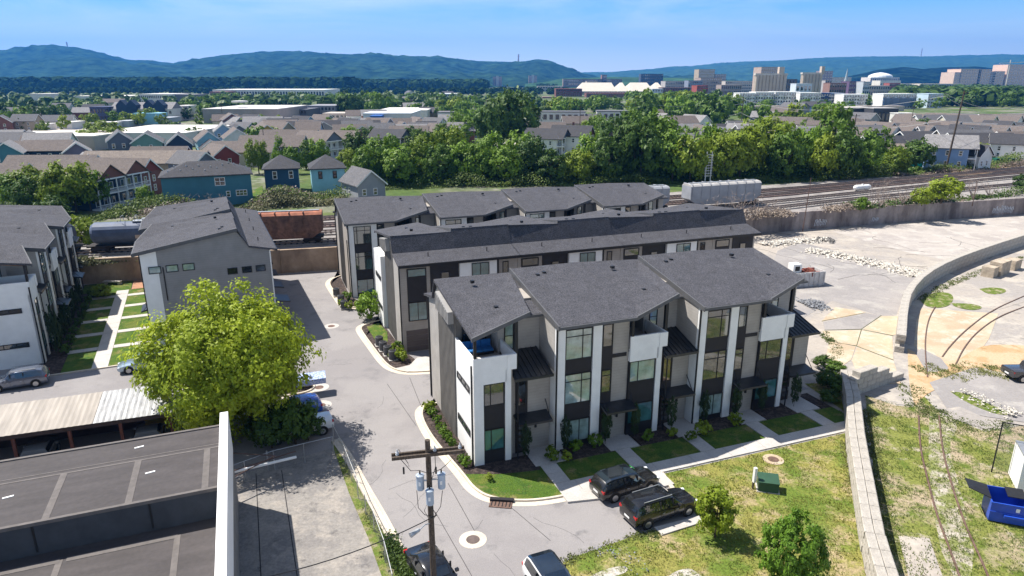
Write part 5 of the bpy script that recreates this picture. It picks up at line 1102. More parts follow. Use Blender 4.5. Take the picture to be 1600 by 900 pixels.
# ---------------------------------------------------------------- tree belts
def belt(spec,gname,where,small=False,z=UP,name='tree'):
    spec=sorted(spec); 
    for i,(px,py,h,w,k) in enumerate(spec):
        x,y=gp(px,py,z); tone={'dark':'dark green','mid':'mid green','yel':'yellow-green','lime':'lime green','cone':'conical green','far':'dark distant'}[k]
        tree(name,x,y,z,h,w,k,'%s tree, %s from the left %s'%(tone,nth(i),where),gname,small=small,i=i*7+int(px))
rr=random.Random(5)
b1=[(560,262,10,8,'dark'),(575,290,9,7,'mid'),(600,283,11,9,'mid'),(625,290,9,9,'mid'),(650,284,9.5,9,'yel'),(672,275,11,9,'yel'),(690,288,9,8,'mid'),(705,268,12,9,'yel'),(722,286,9.5,9,'mid'),(750,286,9.5,9,'mid'),(770,278,11,9,'mid'),(790,288,8.5,8,'mid'),(812,278,11.5,9,'mid'),(835,284,11,9,'dark'),(860,288,8,8,'dark'),(905,286,8,8,'yel'),(925,275,11,9,'mid'),(945,286,11,9,'dark'),(968,280,15,12,'dark'),(1000,284,15,12,'dark'),(1025,278,16,12,'mid'),(1050,284,12,10,'mid'),(1078,286,11.5,9,'yel'),(1108,278,13,10,'mid'),(1130,284,12,10,'yel'),(1155,282,13,11,'yel'),(1180,276,14,11,'yel'),(1205,276,14,12,'yel'),(1225,282,12,10,'mid'),(1250,276,12,9,'mid'),(1278,270,12,9,'mid'),(1297,272,17.5,10,'mid'),(1283,280,11,8,'yel'),(1310,280,12,9,'dark'),(1345,276,9,8,'mid'),(1362,262,11,10,'mid'),(1398,274,7,7,'yel'),(1430,268,8.5,9,'dark'),(1415,264,8,8,'dark')]
belt(b1,'trees of the belt behind the tracks','in the belt behind the tracks and rear terrace')
b2=[(28,330,7,7,'mid'),(55,335,7.5,6.5,'dark'),(48,325,8,7,'yel'),(95,335,8.5,7,'yel'),(120,332,9.5,9,'yel'),(142,330,8,7,'mid'),(228,322,4,3.5,'mid'),(88,352,5,5,'dark'),(405,272,9,6,'yel'),(440,262,9,6,'cone'),(458,272,7,5,'mid'),(478,265,8,6,'cone'),(497,262,8,7,'mid'),(545,268,6,6,'yel')]
belt(b2,'trees around the left-hand houses','beyond the tracks on the left side')
b3=[(580,234,8,8.5,'dark'),(612,248,7,6,'mid'),(636,238,9,9.5,'dark'),(655,242,8.5,8,'dark'),(692,240,10,9.5,'dark'),(550,240,9,8,'mid'),(540,226,7,7,'mid'),(712,258,10,8,'yel'),(667,228,5,6,'mid'),(780,235,21,16,'dark'),(808,232,20,18,'dark'),(765,228,14,10,'dark'),(735,222,10,9,'mid'),(715,218,11,9,'mid'),(722,212,9,7,'dark'),(830,232,9,8,'mid'),(868,235,6,6,'mid'),(880,220,5,5,'mid'),(920,215,8,7,'yel'),(935,232,12,9,'mid'),(958,240,12,10,'dark'),(985,236,14,11,'mid'),(165,228,9,15,'yel'),(270,205,4,5,'mid'),(1040,232,9,8,'mid'),(1075,232,8,8,'mid'),(1170,222,9,9,'yel'),(1200,230,11,10,'yel'),(1225,232,9,8,'mid'),(1500,252,5,7,'yel'),(1520,250,5.5,8,'yel'),(1540,248,5,7,'yel'),(1445,205,6,8,'dark'),(1260,212,7,7,'mid')]
belt(b3,'trees among the nearer houses','among the houses of the middle distance')
b4=[]
def zone(x0,x1,y0,y1,n,h,kinds,ww=1.0):
    for _ in range(n):
        b4.append((rr.uniform(x0,x1),rr.uniform(y0,y1),rr.uniform(*h),rr.uniform(h[0],h[1])*ww,rr.choice(kinds)))
zone(0,60,178,205,12,(7,11),['mid','dark','mid']); zone(60,130,165,190,12,(7,10),['mid','dark']); zone(128,260,192,200,9,(6,9),['mid','yel']); zone(110,160,168,182,6,(7,10),['mid'])
zone(280,330,168,190,8,(8,12),['mid','dark']); zone(330,545,158,172,38,(8,12),['mid','mid','dark','yel']); zone(280,440,192,198,6,(4,6),['mid','yel']); zone(540,610,165,185,24,(10,16),['dark','mid']); zone(600,760,158,182,34,(8,13),['mid','yel','dark','mid']); zone(690,770,185,205,9,(8,11),['mid'])
zone(855,935,170,180,22,(9,12),['mid','yel']); zone(930,985,166,180,10,(9,12),['mid']); zone(985,1165,165,205,50,(11,17),['mid','mid','dark','yel']); zone(1165,1340,170,186,18,(7,10),['mid']); zone(1160,1330,188,212,14,(8,12),['mid','yel']); zone(1340,1500,160,172,18,(8,11),['mid']); zone(1465,1600,158,170,22,(10,15),['dark','mid']); zone(1480,1600,150,160,10,(10,15),['mid','dark'])
b4=sorted(b4); ZC={}
for i,(px,py,h,w,k) in enumerate(b4):
    x,y=gp(px,py,UP); o=link('distant_tree',CR[k+'S'][i%3],None,(x,y,UP-.12*h),rr.uniform(0,6)); o.scale=(w,w,h*1.1)
    lm=('beyond the car park' if px<280 else 'before the long warehouse' if px<545 else 'left of the big dark oak pair' if px<775 else 'around the stadium and its lower houses' if px<985 else 'in the mass below the downtown towers' if px<1165 else 'below the white apartment blocks' if px<1345 else 'before the wooded ridge at right')
    ZC[lm]=ZC.get(lm,0)+1
    tag(o,'%s small distant tree from the left, %s'%(nth(ZC[lm]-1),lm),'tree','distant trees of the town')
# ---------------------------------------------------------------- houses of the town
WC={'teal':(.065,.19,.24),'navy':(.022,.045,.09),'darkblue':(.03,.085,.15),'lightblue':(.26,.50,.58),'white':(.72,.71,.68),'cream':(.58,.53,.42),'grey':(.30,.31,.33),'brick':(.20,.085,.065),'green':(.14,.26,.24),'yellow':(.55,.38,.10),'turquoise':(.02,.48,.42),'blue':(.22,.33,.52),'tan':(.36,.29,.22),'slate':(.13,.15,.20),'purple':(.16,.14,.20),'red':(.22,.05,.04)}
RC={'brown':(.135,.112,.102),'grey':(.115,.112,.118),'dark':(.055,.054,.06),'light':(.22,.21,.21),'sand':(.20,.165,.14)}
def wcm(k): return mat('siding_'+k,WC[k],.8,.08,.5,lap=1.2)
def rcm(k): return mat('town_roof_'+k,RC[k],.9,.12,1.2,fine=4,famp=.25)
def house(x,y,rot,l,w,h,rise,wc,rc,label,hip=False,porch=False,wins=3,side=False,gt=None,vents=0,z=UP,small=False,group='houses of the town',chimney=False):
    """ridge along local x; the +x end is the street gable, -y the long side toward us"""
    root=empty('house',x,y,z,R(rot),label,'house',group); W=wcm(wc); hx,hy=l/2,w/2
    m=MB(); m.box(-hx,hx,-hy,hy,0,h)
    if not hip: 
        m.v=[];m.f=[];m.m=[]; pr=[(-hy,0),(hy,0),(hy,h),(0,h+rise),(-hy,h)]; m.extr(pr,-hx,hx)
    m.obj('wall',W,root)
    o=.45; r=MB(); k=rise/hy
    if hip:
        e=max(0,hx-hy); a=[(-hx-o,-hy-o,h),(hx+o,-hy-o,h),(hx+o,hy+o,h),(-hx-o,hy+o,h)]; b=[(-e,0,h+rise),(e,0,h+rise)] if e>.3 else [(0,0,h+rise)]
        n=len(b); vs=a+b+[(p[0],p[1],h-.2) for p in a]
        f=[(0,1,5,4),(1,2,5),(2,3,4,5),(3,0,4)] if n==2 else [(0,1,4),(1,2,4),(2,3,4),(3,0,4)]
        q=4+n; f+=[(0,q,q+1,1),(1,q+1,q+2,2),(2,q+2,q+3,3),(3,q+3,q,0),(q,q+3,q+2,q+1)]
        r.add(vs,f)
    else:
        z0=h-o*k
        for s in (-1,1): r.slab([(-hx-o,s*(hy+o),z0+.12),(hx+o,s*(hy+o),z0+.12),(hx+o,0,h+rise+.12),(-hx-o,0,h+rise+.12)],.18)
    ro=r.obj('roof',rcm(rc),root)
    if small: 
        return root
    tr=white
    if not hip:
        for s in (-1,1):
            t=MB()
            for q in (-1,1): t.add([(s*(hx+o)+s*.02,q*(hy+o),h-o*k+.12),(s*(hx+o)+s*.02,0,h+rise+.12),(s*(hx+o)+s*.02,0,h+rise-.22),(s*(hx+o)+s*.02,q*(hy+o),h-o*k-.2)],[(0,1,2,3)])
            t.obj('bargeboard',tr,root,recalc=False)
        if gt:
            m=MB(); m.add([(hx+.03,-hy,h),(hx+.03,hy,h),(hx+.03,0,h+rise-.05)],[(0,1,2)]); m.obj('gable_siding',wcm(gt),root,recalc=False)
    def wn(px_,py_,pz,face,ww=.9,hh=1.4):
        if face=='s': facing_window(root,px_,-hy-.0,pz,ww,hh,(),(.5,),glassD,white,0,d=.08,fw=.12)
        else: facing_window(root,hx,py_,pz,ww,hh,(),(.5,),glassD,white,math.pi/2,d=.08,fw=.12)
    st=[1.0] if h<4.2 else [1.0,h-2.2]
    for z_ in st:
        for i in range(wins): wn(-hx+l*(i+.6)/(wins+.2)-.4,0,z_,'s')
        if not porch:
            for i in range(2): wn(0,-w*.28+w*.4*i-.4 if True else 0,z_,'e')
    if porch:
        d=2.0; p=MB(); 
        lv=[0,h*.5] if h>4.2 else [0]
        for z_ in lv:
            MB().box(hx+.01,hx+d,-hy,hy,z_+.0,z_+.25).obj('porch_floor',white,root)
            for i in range(4): yy=-hy+.1+(w-.2)*i/3; MB().box(hx+d-.18,hx+d,yy-.09,yy+.09,z_+.25,z_+h/len(lv)-.05).obj('porch_column',white,root)
            MB().box(hx+d-.1,hx+d-.04,-hy,hy,z_+.95,z_+1.05).obj('railing',white,root); g=MB()
            for i in range(int(w/.3)): g.box(hx+d-.09,hx+d-.05,-hy+.15+i*.3,-hy+.2+i*.3,z_+.25,z_+.95)
            g.obj('baluster',white,root,kind='stuff')
            for i in range(3): facing_window(root,hx+.0,-w*.36+i*w*.27,z_+.45,.95,1.5,(),(),glassD,white,math.pi/2,d=.08,fw=.1)
        MB().box(hx,hx+d,-hy,hy,h-.12,h+.15).obj('porch_beam',white,root)
        r=MB(); z0=h-o*k
        for s in (-1,1): r.slab([(hx,s*(hy+o),z0+.13),(hx+d+.3,s*(hy+o),z0+.13),(hx+d+.3,0,h+rise+.13),(hx,0,h+rise+.13)],.18)
        r.obj('porch_roof',rcm(rc),root)
        g=MB(); g.add([(hx+d-.05,-hy,h+.1),(hx+d-.05,hy,h+.1),(hx+d-.05,0,h+rise-.05)],[(0,1,2)]); g.obj('gable_siding',wcm(gt or 'brick'),root,recalc=False)
    if chimney: MB().box(-.3,.3,hy*.3,hy*.3+.6,h,h+rise+1).obj('chimney',wcm('brick'),root)
    return root
def hc(front0,front1,depth,z=UP):
    """centre and rotation of a house whose long side runs between two plan points"""
    a=Vector(front0);b=Vector(front1);t=(b-a).normalized();n=Vector((-t.y,t.x));c=(a+b)/2+n*depth/2; return c.x,c.y,math.degrees(math.atan2(t.y,t.x)),(b-a).length
G3=lambda px,py:gp(px,py,UP)
# three houses facing the tracks
x,y,a,l=hc((-66.3,129.2),(-51.6,135.4),9.5)
r_=house(x,y,a,l,9.5,6.0,2.3,'teal','dark','long teal two-storey house with a dark hip roof beyond the tracks',hip=True,wins=0)
for u,z_,w_,m_ in ((9.3,3.9,1.9,(.5,)),(11.1,1.6,.8,()),(12.9,1.7,2.1,(.33,.66))): facing_window(r_,-l/2+u,-4.75,z_,w_,1.6 if z_>3 else 1.2,m_,(.5,),glassD,white,d=.08,fw=.12)
for i in range(14):
    xx=-l/2+1.2+i*1.08; s=random.uniform(.25,.75); MB().box(xx,xx+.22,-4.75+4.75*s,-4.75+4.75*s+.22,6.0+2.3*s*.95,6.25+2.3*s+.1).obj('roof_vent',steel,r_)
x,y,a,l=hc((-52.4,145.2),(-45.8,147.2),9); r_=house(x,y,a,l,9,5.6,2.5,'darkblue','dark','square dark blue two-storey house with a pyramid roof',hip=True,wins=0)
for u in (1.6,4.9): facing_window(r_,-l/2+u,-4.5,3.4,.95,1.7,(),(.5,),glassD,white,d=.08,fw=.13)
x,y,a,l=hc((-42.6,145.7),(-36,147.8),9); r_=house(x,y,a,l,9,5.6,2.5,'lightblue','dark','square pale blue two-storey house with a pyramid roof',hip=True,wins=0)
for u in (1.4,4.4): facing_window(r_,-l/2+u,-4.5,3.4,.85,1.6,(),(.5,),glassD,trimd,d=.08,fw=.13)
HS=[ # px,py,rot,l,w,h,rise,wall,roof,kw,label
(120,322,-12,14,7.5,5.6,2.6,'navy','brown',dict(porch=True,gt='brick'),'navy house with white two-storey porches, nearest the yellow-green trees'),
(158,312,-12,15,7,5.6,2.6,'slate','brown',dict(porch=True,gt='brick'),'house with a white double balcony and brick-red gable right of the navy one'),
(200,305,-8,12,7,5.2,2.6,'brick','brown',dict(porch=False,gt='red'),'brick-red gabled house behind the left end of the teal house'),
(92,292,3,19,9,4.2,3.0,'grey','brown',dict(),'long brown-roofed house with a grey gable end above the left trees'),
(40,312,5,17,9,3.6,2.8,'slate','brown',dict(),'low brown-roofed house behind the far left trees'),
(-5,300,5,15,9,3.4,2.8,'tan','brown',dict(),'brown-roofed house cut off by the left edge'),
(20,268,-62,10,7,5.4,2.6,'teal','light',dict(wins=2),'teal gabled house with a pale solar-panelled roof at the left edge'),
(85,262,8,12,8,5.2,2.4,'navy','brown',dict(wins=4),'house with wide brown roof and navy gable above the solar-roofed house'),
(60,258,8,9,8,4.5,2.4,'slate','brown',dict(),'slate-coloured house between the teal house and the wide brown roof'),
(125,262,-58,9,6.5,4.8,2.4,'purple','light',dict(wins=2),'small purple-grey gable under the round yellow-green tree'),
(140,272,-50,7,5,3.4,2,'navy','light',dict(wins=1),'tiny navy gable tucked before the purple-grey one'),
(192,252,-60,12,6.5,6.6,2.6,'slate','grey',dict(wins=2),'slate gable directly left of the sage green house'),
(236,252,-66,12,8,6.2,2.6,'green','grey',dict(wins=2),'sage green gabled house with white trim facing us'),
(284,250,-66,12,6.8,5.4,2.8,'navy','grey',dict(wins=2),'bright navy gabled house with white trim facing us'),
(328,250,-62,12,6.4,6.4,2.6,'lightblue','brown',dict(wins=2),'pale blue gable behind two white ones'),
(333,254,-62,6,6,4.6,2.2,'white','dark',dict(wins=1),'front white gable with dark trim below the pale blue one'),
(235,272,4,30,9,3.4,2.6,'tan','sand',dict(wins=6),'very long sand-roofed building behind the teal house'),
(255,268,4,14,8,3.6,3.0,'brick','brown',dict(),'brown-roofed house on top of the long sand roof'),
(345,268,-45,9,7,4.6,2.6,'red','brown',dict(),'small brown gable house right above the teal house ridge'),
(305,278,-30,10,7,4,2.6,'slate','grey',dict(),'grey-roofed house with white bargeboard behind the teal roof'),
(385,258,3,17,9,4.2,2.6,'cream','brown',dict(wins=4),'brown-roofed cream house behind the blue pyramid-roofed house'),
(372,240,-64,12,8,5.6,2.8,'white','brown',dict(wins=2),'white gabled house with single window and brown roof'),
(352,232,-66,11,6,6.5,2.4,'blue','light',dict(wins=2),'tall blue house with a pale roof behind the white gables'),
(416,226,-60,10,7,5,2.6,'yellow','brown',dict(wins=1),'small yellow gabled house among brown roofs'),
(402,228,-55,8,6,4.6,2.6,'navy','brown',dict(wins=1),'small navy gable just left of the yellow one'),
(430,250,2,19,9,4.6,2.8,'slate','brown',dict(wins=5),'long brown-roofed house with a white front gable left of the conical trees'),
(455,240,2,18,8,5,2.8,'white','brown',dict(wins=4),'white house with long roof behind the conical trees'),
(495,246,-30,12,8,5.4,2.8,'white','brown',dict(porch=True,gt='slate'),'white gabled house with dark porch at centre left'),
(530,243,-15,12,7.5,5.4,2.6,'cream','brown',dict(porch=True,gt='brick'),'cream house with white double porch right of the white gables'),
(440,214,0,14,8,4.6,2.6,'brick','brown',dict(),'brick house in the row under the grey warehouse'),
(468,216,-40,9,6,4.4,2.6,'darkblue','grey',dict(wins=1),'small blue gable in the row under the grey warehouse'),
(495,214,10,13,8,4.6,2.6,'tan','brown',dict(),'tan house in the row right of the small blue gable'),
(530,210,-50,9,7,4.4,2.6,'white','brown',dict(wins=1),'small white gable at the right end of the row'),
(607,240,-20,10,8,5.6,2.4,'white','dark',dict(porch=True,gt='slate'),'white house with double porch between two round dark trees'),
(640,226,5,14,8,4.6,2.4,'tan','brown',dict(),'tan house behind the pair of round dark trees'),
(662,224,-30,9,7,4.2,2.4,'white','brown',dict(porch=True,gt='slate'),'white porch house right of the tan one'),
(688,226,-35,10,7.5,5.2,2.6,'white','brown',dict(wins=2,gt='slate'),'white two-storey gabled house left of the big oak'),
(735,214,-30,9,7,4,2.4,'grey','dark',dict(),'dark-roofed house against the left side of the big oak'),
(610,215,8,18,9,4.6,3.4,'tan','brown',dict(),'broad brown roof behind the blue and white warehouse'),
(850,240,-25,12,8,5.4,2.8,'white','dark',dict(porch=True,gt='slate'),'grey-roofed house with white double porch right of the big oak'),
(850,222,4,16,8,4.8,2.8,'tan','brown',dict(),'brown roof behind the house right of the big oak'),
(893,240,-20,13,8.5,6.2,3.0,'white','dark',dict(wins=4,gt='brick',chimney=True),'white farmhouse with dark gable and white chimney in the clearing'),
(920,225,6,22,8,4.2,2.6,'cream','brown',dict(wins=4),'low brown-roofed house right behind the farmhouse'),
(968,222,-50,10,8,4.6,2.6,'green','sand',dict(wins=2),'green gable with sand roof right of the farmhouse'),
(985,232,5,17,9,3.8,2.6,'white','brown',dict(),'white house with brown roof partly behind the tall trees'),
(1050,240,-20,13,9,4.2,2.6,'grey','grey',dict(),'grey-roofed house above the tree belt at centre right'),
(1075,244,0,16,9,3.4,1.4,'white','light',dict(wins=4),'low white-roofed house above the tree belt'),
(1122,240,20,12,10,4.4,3.4,'tan','brown',dict(hip=True),'brown hip-roofed house in the tree gap'),
(1160,225,-30,12,9,4.6,3.0,'white','light',dict(),'white house with skylights in its pale steep roof'),
(1240,240,-20,8,8,6.6,1.8,'blue','grey',dict(),'square blue house glimpsed through the trees'),
(568,308,-55,9,6,3.4,2.6,'grey','grey',dict(wins=1),'small grey-roofed outbuilding half hidden by trees right of the pale blue house'),
(1410,258,-12,13,8,4.0,2.0,'turquoise','sand',dict(wins=0),'turquoise house with a sand-coloured roof'),
(1472,262,-25,10,9,6.0,3.0,'blue','light',dict(porch=True,gt='slate'),'blue two-storey house with grey roof behind the leaning pole'),
(1510,262,-60,9,6.5,4.0,2.6,'white','dark',dict(wins=1),'small white garage-like house right of the leaning pole'),
(1525,246,0,20,9,4.8,2.8,'grey','dark',dict(wins=4),'dark-roofed grey house with big white gable'),
(1578,250,-30,12,8,5.2,2.6,'white','dark',dict(porch=True,gt='navy'),'white house with double balcony near the right edge'),
(1590,240,0,16,8,4.6,2.6,'navy','brown',dict(),'navy house behind the double balcony one'),
(1385,245,5,17,8,4.2,2.4,'white','dark',dict(wins=5,porch=True,gt='slate'),'white dark-roofed cottage left of the turquoise house'),
(1440,238,5,17,9,4.6,2.4,'navy','dark',dict(wins=3),'broad dark hip-roofed house above the turquoise one'),
(1500,240,3,18,8,5,2.8,'tan','grey',dict(wins=3),'wide grey-roofed house behind the blue one')]
for px,py,rot,l,w_,h,ri,wc,rc,kw,lab in HS: x,y=G3(px,py); house(x,y,rot,l,w_,h,ri,wc,rc,lab,**kw)
i=0
for row_y,xs in ((228,(1352,1375,1400,1428,1456,1484,1512,1540,1568,1595)),(221,(1345,1368,1392,1418,1446,1474,1500,1526,1552,1580))):
    for px in xs:
        x,y=G3(px+rr.uniform(-3,3),row_y+rr.uniform(-1,1)); wc=rr.choice(['cream','white','tan','grey','cream','slate']); rc=rr.choice(['brown','brown','brown','dark','grey'])
        house(x,y,rr.choice([-60,-55,5,-58,2]),rr.uniform(10,13),rr.uniform(6.5,8),rr.uniform(4.4,5.4),2.6,wc,rc,'%s house with %s roof from the left in the %s row of gables at right'%(nth(xs.index(px)),rc,'front' if row_y==228 else 'second'),gt=rr.choice(['white','tan','grey']),wins=2,group='rows of gabled houses at right'); i+=1
for k,px in enumerate((1418,1432,1450,1470,1488,1505,1524,1545,1562,1580,1597)):
    x,y=G3(px,202+rr.uniform(-2,3)); rc=rr.choice(['brown','grey','brown']); house(x,y,rr.choice([5,-55]),rr.uniform(12,16),8,4.6,2.8,rr.choice(['white','cream','tan','slate']),rc,'%s house with %s roof in the farther row behind the gables at right'%(nth(k),rc),wins=2,group='rows of gabled houses at right')
fh=[(x_,y_) for x_,y_ in ((8,208),(45,206),(150,182),(200,176),(140,186),(30,185),(75,182),(100,178),(178,170),(205,186),(560,190),(585,196),(648,178),(672,186),(610,170),(640,165),(760,175),(755,190),(1010,190),(1030,196),(1190,196),(1210,205),(1225,188),(1275,205),(1320,215),(1300,200),(1345,200),(1240,178),(1270,176),(570,212),(590,222),(705,205),(60,196),(95,200),(165,158),(300,158),(640,150),(700,152),(1460,150),(1500,145),(1390,158),(1420,150),(1540,150))]
fh+=[(rr.uniform(345,560),rr.uniform(199,226)) for _ in range(26)]+[(rr.uniform(560,745),rr.uniform(206,224)) for _ in range(12)]+[(rr.uniform(832,1010),rr.uniform(196,220)) for _ in range(14)]+[(rr.uniform(1040,1330),rr.uniform(205,236)) for _ in range(26)]+[(rr.uniform(0,130),rr.uniform(228,244)) for _ in range(5)]
for k,(px,py) in enumerate(sorted(fh)):
    x,y=G3(px,py); wc=rr.choice(['white','white','cream','grey','tan','blue','brick','slate']); rc=rr.choice(['brown','grey','dark','light','brown']); house(x,y,rr.choice([5,-60,15,-30]),rr.uniform(9,14) if py>195 else rr.uniform(12,20),rr.uniform(7,9) if py>195 else rr.uniform(8,11),rr.uniform(3.5,5.6),2.8,wc,rc,('%s distant %s house from the left, %s roof'%(nth(k),wc,rc)) if k<99 else ('%s distant %s house from the right, %s roof'%(nth(len(fh)-1-k),wc,rc)),small=py<200,wins=2,group='small distant houses')
# ---------------------------------------------------------------- bigger buildings
def at(px,D): # plan x of a pixel column at forward distance D on the horizon
    xx,ff,dd=ray(px,125); return xx*D/ff
def zt(py,D): xx,ff,dd=ray(800,py); return H+dd*D/ff
bmat=lambda n,c:mat('facade_'+n,c,.8,.08,.2)
def bigb(name,px0,px1,ytop,D,dep,c,label,rows=0,colsn=0,rot=0,roofc=None,wc=None,z=UP,wf=.55,cat='building',hf=.5,roofz=.4):
    x0,x1=at(px0,D),at(px1,D); h=zt(ytop,D)-z; root=empty(name,(x0+x1)/2,D,z,R(rot),label,cat); hw=(x1-x0)/2
    n=str(round(sum(c),3))
    MB().box(-hw,hw,0,dep,0,h).obj('wall',bmat(n+str(c[0]),c),root)
    MB().box(-hw-.2,hw+.2,-.2,dep+.2,h,h+roofz).obj('roof',bmat('roof'+str(roofc or c),roofc or c),root)
    if rows:
        fh_=h/rows; cw=2*hw/colsn; me=None; side=None
        for j in range(rows):
            for i in range(colsn):
                if me is None: m=MB(); m.box(0,cw*wf,-.12,0,0,fh_*hf); me=m.mesh('window',wc or glassD)
                link('window',me,root,(-hw+cw*(i+.5-wf/2),0,fh_*(j+.28)))
    return root,hw,h
whc=(.66,.63,.59)
bigb('warehouse',-40,130,214,240,24,(.40,.36,.32),'long white flat-roofed warehouse at the left edge',roofc=(.70,.64,.56)); bigb('warehouse',126,278,209,255,46,whc,'long white flat-roofed warehouse behind the left houses',0,0,0,(.66,.62,.58))
bigb('warehouse',310,428,171,398,60,(.30,.265,.25),'large grey-brown windowless warehouse at centre left',roofc=(.60,.57,.55)); bigb('rooftop_box',358,375,160,412,8,whc,'white boxy stair tower on the grey-brown warehouse',z=UP+12,cat='roof structure')
bigb('building',434,442,168,425,8,whc,'narrow white slab tower right of the grey-brown warehouse'); bigb('building',445,475,172,440,30,(.12,.12,.14),'dark industrial building right of the grey-brown warehouse',2,6); bigb('building',475,520,166,470,30,(.25,.25,.27),'grey plant building with rooftop machinery',2,8); bigb('building',500,540,178,420,20,(.45,.40,.35),'low tan workshop right of the plant building',1,6)
r_,hw,h=bigb('townhouses',163,262,171,415,14,whc,'row of white town houses with four navy gables at left',2,16)
for px in (183,199,226,242):
    x=at(px,414)-at(212.5,415); m=MB(); m.add([(x-3,-1.5,0),(x+3,-1.5,0),(x+3,-1.5,9.5),(x,-1.5,12.5),(x-3,-1.5,9.5),(x-3,4,0),(x+3,4,0),(x+3,4,9.5),(x,4,12.5),(x-3,4,9.5)],[(0,1,2,3,4),(5,9,8,7,6),(0,5,6,1),(1,6,7,2),(2,7,8,3),(3,8,9,4),(4,9,5,0)]); m.obj('navy_gable',wcm('navy'),r_)
m=MB(); m.add([(-hw,-.4,h),(hw,-.4,h),(hw,14,h),(-hw,14,h),(-hw,7,h+4),(hw,7,h+4)],[(0,1,5,4),(3,4,5,2),(0,4,3),(1,2,5)]); m.obj('pitched_roof',rcm('light'),r_)
bigb('building',132,162,168,412,14,(.05,.06,.12),'dark navy block left of the white town houses',2,6); bigb('house_block',270,288,166,430,12,whc,'tall white house right of the navy gables',3,3)
bigb('canopy',200,240,178,385,10,(.25,.50,.62),'pale blue canopy roof in front of the navy gables',cat='canopy')
for px,tp_,c in ((165,192,whc),(182,190,(.4,.42,.45)),(248,185,(.35,.37,.42)),(140,193,whc),(90,192,whc),(40,196,whc)): bigb('shed',px-9,px+9,tp_,330+px*.2,12,c,'small %s shed at column %s of the left yard'%('white' if c==whc else 'grey',{165:'right of the car park tree',182:'before the navy gables',248:'under the warehouse end',140:'beside the parking rows',90:'in the parking rows',40:'at the left edge'}[px]) if False else '%s shed %s'%('white' if c==whc else 'grey',{165:'right of the car park tree',182:'standing before the navy gables',248:'under the tall white house',140:'beside the parking rows',90:'within the parking rows',40:'near the left edge of the parking'}[px]),cat='shed')
bigb('warehouse',110,215,150.5,790,60,whc,'long white low building under the dark wood at far left',roofc=whc); bigb('building',213,266,147.5,690,40,whc,'white two-storey block with a row of dark windows at far left',2,18); bigb('building',262,295,148.5,695,40,(.20,.19,.20),'dark annex right of the white block at far left')
bigb('warehouse',330,505,140.5,980,90,whc,'very long white building below the hills left of centre',1,40,0,(.75,.74,.72)); bigb('building',40,75,147,800,30,(.6,.57,.52),'pale building under the wood at the far left'); bigb('building',325,352,143.5,940,30,(.25,.12,.10),'brick building at the left end of the long white one')
bigb('warehouse',564,640,178,360,40,whc,'blue and white low warehouse at centre',roofc=(.72,.74,.76)); bigb('blue_shed',575,592,182,352,8,(.05,.15,.45),'blue shed front of the low warehouse',cat='shed'); bigb('warehouse',588,665,173,420,40,whc,'second long white warehouse at centre',roofc=whc); bigb('blue_shed',622,634,180,400,8,(.05,.18,.50),'blue loading bay of the second warehouse',cat='shed')
bigb('building',682,742,176,400,14,whc,'long white and grey row building left of the big oak',1,8,0,(.16,.15,.16)); bigb('building',700,752,168,520,20,(.20,.10,.11),'dark red brick building behind the row building',2,10)
bigb('building',660,712,147,900,50,(.55,.57,.58),'pale office block before the hills at centre',2,20); bigb('building',594,622,166,520,14,(.5,.45,.38),'tan house-like block behind the centre trees',2,5)
bigb('house_row',828,916,175.5,330,10,whc,'long white row house with black windows at centre right of the oak',2,9,-3,(.14,.14,.15)); bigb('house_row',935,990,174.5,340,10,whc,'second white row house with black windows',2,6,-3,(.14,.14,.15)); bigb('house_row',740,765,178,390,10,(.4,.4,.42),'grey row house left behind the oak',1,3)
for px,w_,tp_,D,l_ in ((777,7,120,2600,'left of two slender brown apartment towers before the hills'),(832.5,6.5,118.5,2600,'right of two slender brown apartment towers before the hills')):
    r_,hw,h=bigb('apartment_tower',px-w_,px+w_,tp_,D,30,(.38,.27,.22),l_,12,5,0,None,None,wf=.5,cat='tower'); MB().box(-hw*.25,hw*.3,-1.2,0,0,h+3).obj('pale_stair_shaft',bmat('shaft',(.62,.52,.44)),r_)
bigb('hotel',697,716,132,2000,30,(.38,.34,.32),'low brown block on the skyline left of the twin towers',5,8); bigb('hotel',733,752,127.5,2000,30,(.20,.20,.22),'dark block on the skyline beside the left tower',5,6)
bigb('building',790,835,141,1500,50,whc,'pale low building before the hills right of the twin towers',1,14); bigb('building',600,640,146,1300,30,(.6,.58,.55),'pale low building before the hills at centre',1,12)
# stadium
r_,hw,h=bigb('arena',905,1035,143,1180,120,(.42,.38,.36),'broad arena with a huge cream sawtooth roof',2,30,0,(.75,.70,.62),cat='arena')
for a_,b_ in ((-1,-.08),(-.04,.2),(.22,.82),(.86,1.1)):
    x0,x1=hw*a_,hw*b_; m=MB(); m.add([(x0,0,h),(x1,0,h),(x1,70,h+14),(x0+12,70,h+14),(x0,100,h),(x1,100,h)],[(0,1,2,3),(0,3,4),(1,5,2),(4,3,2,5)]); m.obj('roof_shell',bmat('cream_roof',(.50,.45,.37)),r_)
bigb('brick_hall',869,910,139,1050,40,(.17,.065,.055),'dark red brick hall left of the arena',3,12); bigb('brick_hall',917,984,146,1000,30,(.20,.09,.075),'long red-brown brick building below the arena',3,22); bigb('building',1020,1037,139,1080,20,(.50,.55,.60),'pale blue-grey end block of the arena',2,4); bigb('brick_hall',848,870,152,950,20,(.22,.12,.10),'low brick building left of the brick hall',2,8)
